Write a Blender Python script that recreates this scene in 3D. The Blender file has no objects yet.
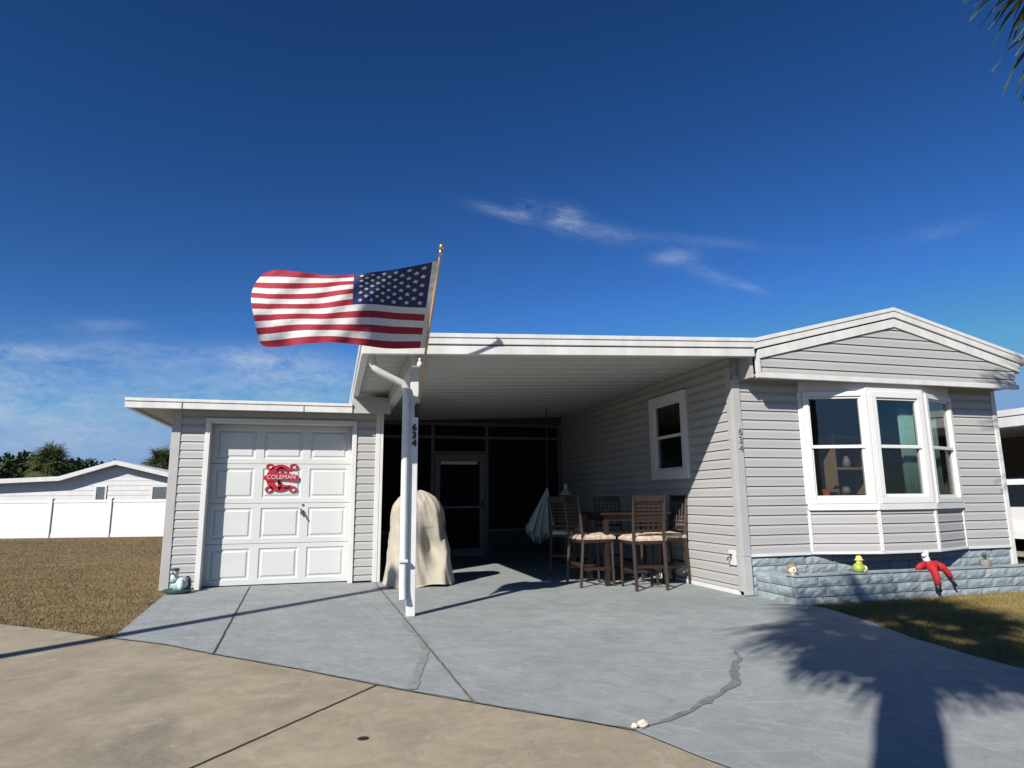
import bpy, bmesh, math, random
from mathutils import Vector, Matrix, noise as mnoise
random.seed(7)
S = bpy.context.scene
COL = S.collection
PI = math.pi
R_ = math.radians
EYE = Vector((0, 0, 1.12))

# ------------------------------------------------------------------ node helpers
def new_mat(name):
    m = bpy.data.materials.new(name); m.use_nodes = True
    nt = m.node_tree
    return m, nt, nt.nodes['Principled BSDF']

def ramp(nt, fac, stops):
    n = nt.nodes.new('ShaderNodeValToRGB')
    cr = n.color_ramp
    while len(cr.elements) < len(stops): cr.elements.new(0.5)
    for e, (p, c) in zip(cr.elements, stops):
        e.position = p
        e.color = (c[0], c[1], c[2], 1) if isinstance(c, (tuple, list)) else (c, c, c, 1)
    nt.links.new(fac, n.inputs['Fac'])
    return n.outputs['Color']

def tex_noise(nt, vec, scale, detail=4, rough=0.55, dist=0.0):
    n = nt.nodes.new('ShaderNodeTexNoise')
    n.inputs['Scale'].default_value = scale
    n.inputs['Detail'].default_value = detail
    n.inputs['Roughness'].default_value = rough
    n.inputs['Distortion'].default_value = dist
    if vec is not None: nt.links.new(vec, n.inputs['Vector'])
    return n.outputs['Fac']

def mixc(nt, fac, a, b, blend='MIX'):
    n = nt.nodes.new('ShaderNodeMix'); n.data_type = 'RGBA'; n.blend_type = blend
    for s, v in ((n.inputs[0], fac), (n.inputs[6], a), (n.inputs[7], b)):
        if hasattr(v, 'is_output'): nt.links.new(v, s)
        elif isinstance(v, (tuple, list)): s.default_value = (v[0], v[1], v[2], 1)
        else: s.default_value = v
    return n.outputs[2]

def math_n(nt, op, a, b=None, c=None, clamp=False):
    n = nt.nodes.new('ShaderNodeMath'); n.operation = op; n.use_clamp = clamp
    for i, v in enumerate((a, b, c)):
        if v is None: continue
        if hasattr(v, 'is_output'): nt.links.new(v, n.inputs[i])
        else: n.inputs[i].default_value = v
    return n.outputs[0]

def coords(nt, scale=(1, 1, 1), rot=(0, 0, 0)):
    tc = nt.nodes.new('ShaderNodeTexCoord')
    mp = nt.nodes.new('ShaderNodeMapping')
    mp.inputs['Scale'].default_value = scale
    mp.inputs['Rotation'].default_value = rot
    nt.links.new(tc.outputs['Object'], mp.inputs['Vector'])
    return mp.outputs['Vector']

def coords_rot(nt, rot, scale):
    tc = nt.nodes.new('ShaderNodeTexCoord'); r_ = nt.nodes.new('ShaderNodeVectorRotate'); r_.rotation_type = 'Z_AXIS'
    r_.inputs['Angle'].default_value = rot; nt.links.new(tc.outputs['Object'], r_.inputs['Vector'])
    mp = nt.nodes.new('ShaderNodeMapping'); mp.inputs['Scale'].default_value = scale; nt.links.new(r_.outputs[0], mp.inputs['Vector'])
    return mp.outputs['Vector']

def bump(nt, bsdf, h, strength=0.3, dist=0.01):
    b = nt.nodes.new('ShaderNodeBump')
    b.inputs['Strength'].default_value = strength
    b.inputs['Distance'].default_value = dist
    nt.links.new(h, b.inputs['Height'])
    nt.links.new(b.outputs['Normal'], bsdf.inputs['Normal'])

def simple(name, col, rough=0.5, var=0.12, scale=6, bmp=0.0, bscale=60, metal=0.0, spec=None, stretch=(1, 1, 1), tint=None):
    m, nt, b = new_mat(name)
    v = coords(nt, stretch)
    f = tex_noise(nt, v, scale, 5, 0.6)
    lo = tuple(c * (1 - var) for c in col); hi = tuple(min(1, c * (1 + var)) for c in col)
    if tint: lo = tint
    nt.links.new(ramp(nt, f, [(0.3, lo), (0.7, hi)]), b.inputs['Base Color'])
    b.inputs['Roughness'].default_value = rough
    b.inputs['Metallic'].default_value = metal
    if spec is not None: b.inputs['Specular IOR Level'].default_value = spec
    if bmp > 0: bump(nt, b, tex_noise(nt, v, bscale, 3), bmp, 0.004)
    return m

M = {}
M['white'] = simple('white_paint', (.70, .70, .69), .45, .04, 3, .08, 25, tint=(.62, .62, .60))
M['white_alu'] = simple('white_aluminium', (.69, .69, .675), .4, .04, 2.2, .06, 12, stretch=(2.5, 2.5, .6), tint=(.58, .575, .55))
M['white_vinyl'] = simple('white_vinyl', (.72, .72, .71), .4, .03, 2)
M['siding'] = simple('grey_vinyl_siding', (.420, .415, .407), .5, .06, 1.3, .12, 140, stretch=(.4, .4, 3))
M['door_white'] = simple('garage_door_enamel', (.60, .615, .60), .42, .03, 2.5, .12, 160, stretch=(.5, .5, 3))
M['alu_dark'] = simple('bronze_frame', (.09, .09, .095), .5, .1, 6)
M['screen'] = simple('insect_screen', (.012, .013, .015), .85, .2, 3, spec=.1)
M['kick'] = simple('kick_panel', (.05, .05, .055), .7, .15, 4, spec=.2)
M['black'] = simple('black_plastic', (.015, .015, .016), .5, .2, 9)
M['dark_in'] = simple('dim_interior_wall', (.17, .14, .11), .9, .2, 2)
M['red_vinyl'] = simple('red_painted_metal', (.42, .012, .03), .45, .12, 9)
M['blackwood'] = simple('dark_brown_wood', (.022, .012, .008), .45, .35, 7, .15, 60, stretch=(1, 1, .2))
M['brownwood'] = simple('brown_stained_wood', (.032, .018, .011), .42, .3, 9, .15, 60, stretch=(1, 1, .2))
M['cushion'] = simple('cream_patterned_cushion', (.50, .43, .35), .9, .35, 22, .2, 90, tint=(.30, .20, .15))
M['cream'] = simple('beige_cover_cloth', (.43, .39, .315), .85, .10, 5, .25, 120, tint=(.35, .315, .25))
M['rubber'] = simple('tyre_rubber', (.02, .02, .021), .8, .2, 20)
M['pole'] = simple('tan_wood_pole', (.48, .33, .17), .45, .18, 8, .1, 60, stretch=(1, 1, .1))
M['brass'] = simple('brass', (.60, .40, .14), .3, .1, 8, metal=.8)
M['hardware'] = simple('steel_hardware', (.22, .22, .22), .35, .3, 30, metal=.8)
M['asph_grey'] = simple('grey_roof_coat', (.70, .70, .69), .7, .08, 2)
M['roofdark'] = simple('weathered_shingle', (.30, .29, .28), .9, .25, 8, .4, 60)
M['soil'] = simple('dark_soil', (.035, .028, .022), .95, .4, 25, .6, 40)
M['trunk'] = simple('palm_trunk_bark', (.17, .13, .10), .95, .4, 9, .8, 30, stretch=(1, 1, .5))
M['bark'] = simple('oak_bark', (.12, .09, .07), .95, .35, 12, .7, 30)
M['teal'] = simple('teal_curtain', (.24, .40, .36), .9, .12, 6)
M['orange'] = simple('orange_card', (.75, .14, .02), .6, .1, 6)
M['shelfwood'] = simple('shelf_wood', (.33, .20, .10), .6, .2, 5)
M['fix_grey'] = simple('grey_plastic', (.42, .42, .43), .5, .1, 5)
M['num_grey'] = simple('grey_number_metal', (.25, .25, .26), .45, .15, 15, metal=.3)
M['stone'] = simple('pale_stone', (.62, .55, .45), .9, .25, 18, .5, 40)
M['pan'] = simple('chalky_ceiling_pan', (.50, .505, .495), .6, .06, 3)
M['vase'] = simple('grey_brown_glaze', (.22, .20, .17), .4, .2, 9)
M['hammock'] = simple('pale_hammock_cloth', (.50, .54, .54), .9, .15, 18, .2, 60)
M['car'] = simple('white_car_paint', (.72, .73, .74), .2, .02, 2)
M['carglass'] = simple('car_glass', (.012, .014, .016), .06, .1, 2)
M['chrome'] = simple('bright_alloy', (.6, .6, .62), .25, .1, 5, metal=.9)
M['lens'] = simple('headlight_lens', (.65, .68, .70), .1, .05, 4)
M['concrete_pole'] = simple('grey_pole_concrete', (.36, .35, .33), .8, .12, 5)

def glass_mat():
    m = bpy.data.materials.new('window_glass'); m.use_nodes = True
    nt = m.node_tree; nt.nodes.clear()
    out = nt.nodes.new('ShaderNodeOutputMaterial')
    tr = nt.nodes.new('ShaderNodeBsdfTransparent'); tr.inputs[0].default_value = (.84, .87, .86, 1)
    gl = nt.nodes.new('ShaderNodeBsdfGlossy'); gl.inputs['Roughness'].default_value = .012
    lw = nt.nodes.new('ShaderNodeLayerWeight'); lw.inputs['Blend'].default_value = .5
    f = math_n(nt, 'MULTIPLY_ADD', math_n(nt, 'POWER', lw.outputs['Facing'], 4.0), .75, .075, True)
    v = coords(nt); nb = tex_noise(nt, v, 1.6, 1)
    b = nt.nodes.new('ShaderNodeBump'); b.inputs['Strength'].default_value = .04; b.inputs['Distance'].default_value = .03
    nt.links.new(nb, b.inputs['Height']); nt.links.new(b.outputs[0], gl.inputs['Normal'])
    mx = nt.nodes.new('ShaderNodeMixShader')
    nt.links.new(f, mx.inputs[0]); nt.links.new(tr.outputs[0], mx.inputs[1]); nt.links.new(gl.outputs[0], mx.inputs[2])
    nt.links.new(mx.outputs[0], out.inputs[0])
    return m
M['glass'] = glass_mat()

def screen_half():
    m = bpy.data.materials.new('half_screen_mesh'); m.use_nodes = True
    nt = m.node_tree; nt.nodes.clear()
    out = nt.nodes.new('ShaderNodeOutputMaterial')
    tr = nt.nodes.new('ShaderNodeBsdfTransparent')
    df = nt.nodes.new('ShaderNodeBsdfDiffuse'); df.inputs[0].default_value = (.02, .02, .021, 1)
    mx = nt.nodes.new('ShaderNodeMixShader'); mx.inputs[0].default_value = .28
    nt.links.new(tr.outputs[0], mx.inputs[1]); nt.links.new(df.outputs[0], mx.inputs[2]); nt.links.new(mx.outputs[0], out.inputs[0])
    return m
M['halfscreen'] = screen_half()

def concrete_blue():
    m, nt, b = new_mat('blue_grey_painted_concrete')
    v = coords(nt)
    big = tex_noise(nt, v, .55, 6, .62, .6)
    mid = tex_noise(nt, v, 3.2, 8, .68, .5)
    fine = tex_noise(nt, v, 70, 4, .7)
    v2 = coords_rot(nt, R_(52), (1.0, 4.5, 1))
    scr = tex_noise(nt, v2, 3.2, 9, .72, .5)
    v3 = coords_rot(nt, R_(-35), (1.0, 5.5, 1))
    scr2 = tex_noise(nt, v3, 2.4, 9, .72, .6)
    c = ramp(nt, big, [(.32, (0.242, 0.266, 0.266)), (.5, (0.290, 0.312, 0.308)), (.68, (0.330, 0.346, 0.338))])
    c = mixc(nt, ramp(nt, mid, [(.44, 0.0), (.64, .70)]), c, (0.205, 0.228, 0.230))
    c = mixc(nt, ramp(nt, scr, [(.52, 0.0), (.66, .55)]), c, (0.390, 0.410, 0.402))
    c = mixc(nt, ramp(nt, scr2, [(.54, 0.0), (.68, .50)]), c, (0.205, 0.230, 0.238))
    c = mixc(nt, ramp(nt, fine, [(.42, .0), (.68, .28)]), c, (0.406, 0.421, 0.429))
    bl = tex_noise(nt, v, 7.5, 9, .76, .6)
    c = mixc(nt, ramp(nt, bl, [(.50, 0.0), (.66, .42)]), c, (.215, .236, .240))
    c = mixc(nt, ramp(nt, bl, [(.32, .45), (.44, 0.0)]), c, (.400, .416, .410))
    pat = tex_noise(nt, v, 1.15, 7, .66, 1.2)
    c = mixc(nt, ramp(nt, pat, [(.52, 0.0), (.68, .55)]), c, (.215, .240, .250))
    ln = tex_noise(nt, coords_rot(nt, R_(83), (.22, 15, 1)), 1.5, 4, .6, .15)
    c = mixc(nt, ramp(nt, ln, [(.60, 0.0), (.67, .38)]), c, (.205, .225, .235))
    ln2 = tex_noise(nt, coords_rot(nt, R_(12), (.30, 17, 1)), 1.3, 4, .6, .2)
    c = mixc(nt, ramp(nt, ln2, [(.60, 0.0), (.68, .34)]), c, (.42, .435, .43))
    vs = coords(nt)
    spots = tex_noise(nt, vs, 11, 3, .5)
    c = mixc(nt, ramp(nt, spots, [(.70, 0.0), (.76, .45)]), c, (0.140, 0.148, 0.156))
    nt.links.new(c, b.inputs['Base Color'])
    b.inputs['Roughness'].default_value = .82
    b.inputs['Specular IOR Level'].default_value = .25
    h = math_n(nt, 'ADD', math_n(nt, 'MULTIPLY', fine, .4), math_n(nt, 'MULTIPLY', scr, .6))
    bump(nt, b, h, .35, .006)
    return m
M['drive'] = concrete_blue()

def concrete_tan():
    m, nt, b = new_mat('tan_road_concrete')
    v = coords(nt)
    big = tex_noise(nt, v, .38, 7, .65, .8)
    mid = tex_noise(nt, v, 1.7, 8, .7, .9)
    fine = tex_noise(nt, v, 160, 3, .65)
    fine2 = tex_noise(nt, v, 42, 4, .65)
    c = ramp(nt, big, [(.28, (0.267, 0.225, 0.158)), (.5, (0.340, 0.292, 0.206)), (.72, (0.389, 0.335, 0.240))])
    c = mixc(nt, ramp(nt, mid, [(.48, 0.0), (.66, .6)]), c, (0.228, 0.199, 0.149))
    sp = tex_noise(nt, v, .85, 5, .6, 1.4)
    c = mixc(nt, ramp(nt, sp, [(.52, 0.0), (.70, .75)]), c, (0.170, 0.154, 0.121))
    c = mixc(nt, ramp(nt, sp, [(.28, .55), (.42, 0.0)]), c, (0.462, 0.397, 0.271))
    bl = tex_noise(nt, v, 6.0, 9, .74, .8)
    c = mixc(nt, ramp(nt, bl, [(.48, 0.0), (.64, .5)]), c, (.215, .188, .145))
    c = mixc(nt, ramp(nt, bl, [(.34, .5), (.45, 0.0)]), c, (.43, .385, .30))
    c = mixc(nt, ramp(nt, fine2, [(.40, 0.0), (.70, .22)]), c, (0.437, 0.389, 0.298))
    c = mixc(nt, ramp(nt, fine, [(.55, .0), (.72, .35)]), c, (0.165, 0.141, 0.102))
    nt.links.new(c, b.inputs['Base Color'])
    b.inputs['Roughness'].default_value = .88
    b.inputs['Specular IOR Level'].default_value = .2
    bump(nt, b, math_n(nt, 'ADD', fine, fine2), .35, .005)
    return m
M['road'] = concrete_tan()

def block_mat():
    m, nt, b = new_mat('blue_painted_split_block')
    v = coords(nt)
    a = tex_noise(nt, v, 2.2, 5, .6)
    f = tex_noise(nt, v, 26, 6, .7)
    c = ramp(nt, a, [(.3, (.24, .295, .325)), (.7, (.32, .375, .40))])
    c = mixc(nt, ramp(nt, f, [(.45, 0.0), (.72, .6)]), c, (.18, .215, .24))
    c = mixc(nt, ramp(nt, tex_noise(nt, v, 8, 4), [(.58, 0.0), (.75, .6)]), c, (.42, .47, .49))
    gi = nt.nodes.new('ShaderNodeNewGeometry')
    c = mixc(nt, ramp(nt, gi.outputs['Random Per Island'], [(0.0, .45), (.5, 0.0)]), c, (.20, .245, .275))
    c = mixc(nt, ramp(nt, gi.outputs['Random Per Island'], [(0.55, 0.0), (1.0, .35)]), c, (.42, .47, .48))
    nt.links.new(c, b.inputs['Base Color'])
    b.inputs['Roughness'].default_value = .85
    bump(nt, b, f, .4, .010)
    return m
M['block'] = block_mat()

def lawn_mat(name, a, b_, c_, scale=.6, green=(.12, .125, .05)):
    m, nt, b = new_mat(name)
    v = coords(nt)
    big = tex_noise(nt, v, scale, 7, .68, .5)
    gr = tex_noise(nt, coords(nt, (.7, 1.6, 1)), scale * 2.3, 6, .7, .5)
    fine = tex_noise(nt, v, 55, 6, .8)
    tuft = tex_noise(nt, coords(nt, (1, 1.8, 1)), 7, 7, .8)
    c = ramp(nt, big, [(.3, a), (.52, b_), (.70, c_)])
    c = mixc(nt, ramp(nt, gr, [(.50, 0.0), (.64, .7)]), c, green)
    c = mixc(nt, ramp(nt, tuft, [(.48, 0.0), (.66, .5)]), c, tuple(x * .62 for x in b_))
    c = mixc(nt, ramp(nt, tuft, [(.34, .5), (.46, 0.0)]), c, tuple(x * 1.25 for x in c_))
    c = mixc(nt, ramp(nt, fine, [(.48, 0.0), (.66, .55)]), c, tuple(x * .45 for x in b_))
    nt.links.new(c, b.inputs['Base Color'])
    b.inputs['Roughness'].default_value = .95
    b.inputs['Specular IOR Level'].default_value = .1
    bump(nt, b, math_n(nt, 'ADD', fine, tuft), .35, .02)
    return m
M['lawnL'] = lawn_mat('dormant_lawn', (0.112, 0.078, 0.047), (0.179, 0.130, 0.069), (0.263, 0.199, 0.110), .42, (0.151, 0.140, 0.056))
M['lawnR'] = lawn_mat('patchy_lawn', (0.150, 0.127, 0.044), (0.216, 0.157, 0.064), (0.310, 0.226, 0.113), 1.6)

def blade_mat(name, stops):
    m, nt, b = new_mat(name)
    v = coords(nt)
    info = nt.nodes.new('ShaderNodeNewGeometry')
    f = math_n(nt, 'ADD', math_n(nt, 'MULTIPLY', info.outputs['Random Per Island'], .30), math_n(nt, 'MULTIPLY', tex_noise(nt, coords(nt, (.6, 2.2, 1)), 1.6, 7, .7), .82))
    nt.links.new(ramp(nt, f, stops), b.inputs['Base Color'])
    b.inputs['Roughness'].default_value = .85
    b.inputs['Specular IOR Level'].default_value = .15
    return m
M['bladeL'] = blade_mat('dry_grass_blades', [(.25, (0.112, 0.101, 0.036)), (.45, (0.185, 0.137, 0.067)), (.62, (0.252, 0.190, 0.103)), (.85, (0.336, 0.269, 0.157))])
M['bladeR'] = blade_mat('olive_grass_blades', [(.2, (0.085, 0.096, 0.024)), (.45, (0.169, 0.140, 0.046)), (.65, (0.280, 0.207, 0.093)), (.9, (0.399, 0.299, 0.167))])
M['frond'] = blade_mat('palm_leaf', [(.2, (.045, .065, .022)), (.5, (.075, .10, .035)), (.75, (.11, .125, .05)), (.95, (.20, .17, .08))])
M['frond_dry'] = blade_mat('dry_palm_leaf', [(.2, (.15, .11, .06)), (.5, (.22, .165, .09)), (.9, (.30, .24, .14))])
M['leaf'] = blade_mat('oak_leaf', [(.2, (.025, .042, .018)), (.5, (.045, .065, .026)), (.9, (.08, .10, .045))])

def cloth_mat(name, col):
    m, nt, b = new_mat(name)
    v = coords(nt)
    f = tex_noise(nt, v, 40, 3)
    nt.links.new(ramp(nt, f, [(.3, tuple(c * .9 for c in col)), (.7, tuple(min(1, c * 1.08) for c in col))]), b.inputs['Base Color'])
    b.inputs['Roughness'].default_value = .75
    bump(nt, b, tex_noise(nt, v, 9, 3), .25, .02)
    return m
M['fl_red'] = cloth_mat('flag_red', (.29, .008, .024))
M['fl_white'] = cloth_mat('flag_white', (.60, .59, .585))
M['fl_blue'] = cloth_mat('flag_navy', (.012, .024, .105))

# ------------------------------------------------------------------ mesh builder
class MB:
    def __init__(s): s.v = []; s.f = []; s.mi = []; s.cur = 0
    def add(s, vs, fs):
        o = len(s.v); s.v.extend([tuple(v) for v in vs])
        for f in fs: s.f.append(tuple(i + o for i in f)); s.mi.append(s.cur)
        return s
    def quad(s, a, b, c, d): return s.add([a, b, c, d], [(0, 1, 2, 3)])
    def box(s, x0, x1, y0, y1, z0, z1):
        vs = [(x, y, z) for z in (z0, z1) for y in (y0, y1) for x in (x0, x1)]
        return s.add(vs, [(0, 2, 3, 1), (4, 5, 7, 6), (0, 1, 5, 4), (2, 6, 7, 3), (0, 4, 6, 2), (1, 3, 7, 5)])
    def obox(s, P, U, V, W, u0, u1, v0, v1, w0, w1):
        """box in a local frame P + u U + v V + w W"""
        vs = [P + U * u + V * v + W * w for w in (w0, w1) for v in (v0, v1) for u in (u0, u1)]
        return s.add(vs, [(0, 2, 3, 1), (4, 5, 7, 6), (0, 1, 5, 4), (2, 6, 7, 3), (0, 4, 6, 2), (1, 3, 7, 5)])
    def prism(s, pts, d):
        """polygon (3D points) extruded along d"""
        n = len(pts); d = Vector(d)
        vs = [Vector(p) for p in pts] + [Vector(p) + d for p in pts]
        fs = [tuple(range(n))[::-1], tuple(range(n, 2 * n))]
        fs += [(i, (i + 1) % n, n + (i + 1) % n, n + i) for i in range(n)]
        return s.add(vs, fs)
    def tube(s, path, r, seg=8, caps=True, squash=None):
        path = [Vector(p) for p in path]; n = len(path)
        rs = r if isinstance(r, (list, tuple)) else [r] * n
        vs = []; prev = None
        for i, p in enumerate(path):
            t = (path[min(i + 1, n - 1)] - path[max(i - 1, 0)])
            t = t.normalized() if t.length > 1e-9 else Vector((0, 0, 1))
            ref = prev if prev is not None else (Vector((0, 1, 0)) if abs(t.y) < .9 else Vector((1, 0, 0)))
            a = (ref - t * ref.dot(t)); a = a.normalized() if a.length > 1e-6 else t.orthogonal().normalized()
            b = t.cross(a); prev = a
            for k in range(seg):
                an = 2 * PI * k / seg
                vs.append(p + (a * math.cos(an) * (squash or 1) + b * math.sin(an)) * rs[i])
        fs = []
        for i in range(n - 1):
            for k in range(seg):
                k2 = (k + 1) % seg
                fs.append((i * seg + k, i * seg + k2, (i + 1) * seg + k2, (i + 1) * seg + k))
        if caps:
            fs.append(tuple(range(seg))[::-1]); fs.append(tuple((n - 1) * seg + k for k in range(seg)))
        return s.add(vs, fs)
    def lathe(s, prof, c=(0, 0, 0), seg=20, sx=1, sy=1):
        vs = []; n = len(prof)
        for r, z in prof:
            for k in range(seg):
                a = 2 * PI * k / seg
                vs.append((c[0] + r * sx * math.cos(a), c[1] + r * sy * math.sin(a), c[2] + z))
        fs = [(i * seg + k, i * seg + (k + 1) % seg, (i + 1) * seg + (k + 1) % seg, (i + 1) * seg + k) for i in range(n - 1) for k in range(seg)]
        fs.append(tuple(range(seg))[::-1]); fs.append(tuple((n - 1) * seg + k for k in range(seg)))
        return s.add(vs, fs)
    def ball(s, c, rx, ry=None, rz=None, seg=14, rings=9):
        ry = ry or rx; rz = rz or rx
        prof = [(max(.02, math.sin(PI * i / rings)), -math.cos(PI * i / rings)) for i in range(rings + 1)]
        vs = []
        for r, z in prof:
            for k in range(seg):
                a = 2 * PI * k / seg
                vs.append((c[0] + r * rx * math.cos(a), c[1] + r * ry * math.sin(a), c[2] + rz * z))
        fs = [(i * seg + k, i * seg + (k + 1) % seg, (i + 1) * seg + (k + 1) % seg, (i + 1) * seg + k) for i in range(rings) for k in range(seg)]
        fs.append(tuple(range(seg))[::-1]); fs.append(tuple(rings * seg + k for k in range(seg)))
        return s.add(vs, fs)
    def build(s, name, mats, parent=None, smooth=False, bev=0, loc=None):
        me = bpy.data.meshes.new(name)
        me.from_pydata(s.v, [], s.f)
        mats = mats if isinstance(mats, (list, tuple)) else [mats]
        for m in mats: me.materials.append(m)
        if len(mats) > 1: me.polygons.foreach_set('material_index', s.mi)
        if smooth: me.polygons.foreach_set('use_smooth', [True] * len(me.polygons))
        me.update()
        o = bpy.data.objects.new(name, me); COL.objects.link(o)
        if parent is not None:
            o.parent = parent
            o.matrix_parent_inverse = Matrix.Identity(4)
            if loc is None:
                w = wpos(parent)
                for v in me.vertices: v.co -= w
        if bev:
            b = o.modifiers.new('bevel', 'BEVEL'); b.width = bev; b.segments = 2; b.limit_method = 'ANGLE'; b.angle_limit = R_(50)
        if smooth == 'auto':
            try: me.set_sharp_from_angle(angle=R_(40))
            except Exception: pass
        return o

def wpos(o):
    p = Vector(o.location)
    while o.parent is not None:
        o = o.parent; p += Vector(o.location)
    return p

def thing(name, loc, label, cat, group=None):
    o = bpy.data.objects.new(name, None); COL.objects.link(o)
    o.location = loc; o.empty_display_size = .2
    o['label'] = label; o['category'] = cat
    if group: o['group'] = group
    return o

def tag(o, label, cat, group=None):
    o['label'] = label; o['category'] = cat
    if group: o['group'] = group
    return o

def struct(o, kind='structure'):
    o['kind'] = kind; return o

def copy_thing(src, loc, rz, label, scale=None):
    c = src.copy(); COL.objects.link(c); c.location = loc; c.rotation_euler = (0, 0, rz); c['label'] = label
    if scale: c.scale = (scale,) * 3
    for ch in list(src.children):
        d = ch.copy(); COL.objects.link(d); d.parent = c
        for g in list(ch.children):
            e = g.copy(); COL.objects.link(e); e.parent = d
    return c

def text_mb(txt, size, depth, P, U, V, mb=None, align='CENTER', vstack=False, bold=0.0, sx=1.0):
    """lettering as solid mesh: font outline -> triangulated plate standing on plane P,U,V"""
    cu = bpy.data.curves.new('lettering', 'FONT'); cu.body = txt; cu.size = size; cu.extrude = depth / 2
    cu.align_x = align; cu.align_y = 'CENTER'; cu.offset = bold
    if vstack: cu.space_line = .86
    ob = bpy.data.objects.new('lettering', cu); COL.objects.link(ob)
    dg = bpy.context.evaluated_depsgraph_get()
    me = bpy.data.meshes.new_from_object(ob.evaluated_get(dg))
    W = U.cross(V)
    mb = mb or MB()
    vs = [P + U * v.co.x * sx + V * v.co.y + W * v.co.z for v in me.vertices]
    mb.add(vs, [tuple(p.vertices) for p in me.polygons])
    bpy.data.objects.remove(ob); bpy.data.curves.remove(cu); bpy.data.meshes.remove(me)
    return mb

X = Vector((1, 0, 0)); Y = Vector((0, 1, 0)); Z = Vector((0, 0, 1))

def siding(mb, P, U, N, L, z0, z1, pitch=.112, holes=(), clip=None, start=None):
    p_out, p_in = .017, .003
    start = z0 if start is None else start
    i = math.floor((z0 - start) / pitch)
    while start + i * pitch < z1 - 1e-6:
        ca = start + i * pitch; cb = ca + pitch; i += 1
        a, b = max(ca, z0), min(cb, z1)
        br = sorted({a, b} | {h for ho in holes for h in (ho[2], ho[3]) if a < h < b} | {ca + pitch * q for q in (.16, .66) if a < ca + pitch * q < b})
        for za, zb in zip(br, br[1:]):
            if zb - za < 1e-4: continue
            zm = (za + zb) / 2
            ivs = [(0, L)]
            for h in holes:
                if h[2] <= zm <= h[3]:
                    nv = []
                    for u0, u1 in ivs:
                        if h[0] > u0: nv.append((u0, min(u1, h[0])))
                        if h[1] < u1: nv.append((max(u0, h[1]), u1))
                    ivs = [q for q in nv if q[1] - q[0] > 1e-4]
            prof = ((0, .0185), (.16, .0155), (.66, .0140), (1.0, .0010))
            def out(z):
                t = min(1, max(0, (z - ca) / pitch))
                for (t0, o0), (t1, o1) in zip(prof, prof[1:]):
                    if t <= t1 + 1e-6: return o0 + (o1 - o0) * (t - t0) / (t1 - t0)
                return prof[-1][1]
            for u0, u1 in ivs:
                if clip:
                    la, ra = clip(za); lb, rb = clip(zb)
                    if ra - la < .01: continue
                    if rb < lb: lb = rb = (lb + rb) / 2
                else: la, ra, lb, rb = u0, u1, u0, u1
                def pt(u, z, n): return P + U * u + Z * z + N * n
                oa, ob = out(za), out(zb)
                mb.quad(pt(la, za, oa), pt(ra, za, oa), pt(rb, zb, ob), pt(lb, zb, ob))
                if abs(za - ca) < 1e-6: mb.quad(pt(la, za, 0), pt(ra, za, 0), pt(ra, za, oa), pt(la, za, oa))
    return mb

# ------------------------------------------------------------------ palm / tree makers
def fan_leaf(mb, base, az, el, petiole, size, rng, droop=.35, nleaf=26):
    d = Vector((math.cos(az) * math.cos(el), math.sin(az) * math.cos(el), math.sin(el)))
    path = []; p = Vector(base); dd = d.copy(); n = 5
    for i in range(n + 1):
        path.append(p.copy()); dd = (dd + Vector((0, 0, -droop / n * .7))).normalized(); p = p + dd * petiole / n
    mb.tube(path, [.018, .015, .013, .011, .010, .008], 5, caps=False)
    hub = path[-1]; fwd = dd
    side = fwd.cross(Z); side = side.normalized() if side.length > .1 else X.copy()
    up = side.cross(fwd).normalized()
    tw = rng.uniform(-.5, .5)
    side, up = side * math.cos(tw) + up * math.sin(tw), up * math.cos(tw) - side * math.sin(tw)
    for k in range(nleaf):
        t = (k / (nleaf - 1)) * 2 - 1
        an = t * R_(128)
        l = size * (1 - .28 * abs(t) ** 1.5) * rng.uniform(.86, 1.08)
        dr = (fwd * math.cos(an) + side * math.sin(an)).normalized()
        wv = up.cross(dr).normalized() * (.021 * size / .8)
        fold = up * (.012 if k % 2 else -.012)
        st = hub + fwd * .02
        pts = []; q = st.copy(); dq = (dr + up * .10).normalized()
        m = 4
        for i in range(m + 1):
            pts.append(q.copy()); dq = (dq + Vector((0, 0, -(droop * .40 + .10 * i) * rng.uniform(.6, 1.3)))).normalized(); q = q + dq * l / m
        ws = [.5, 1.15, 1.0, .55, .06]
        vs = []
        for i, q in enumerate(pts): vs += [q - wv * ws[i] + fold, q + wv * ws[i] - fold * .2]
        mb.add(vs, [(2 * i, 2 * i + 1, 2 * i + 3, 2 * i + 2) for i in range(m)])

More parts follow.
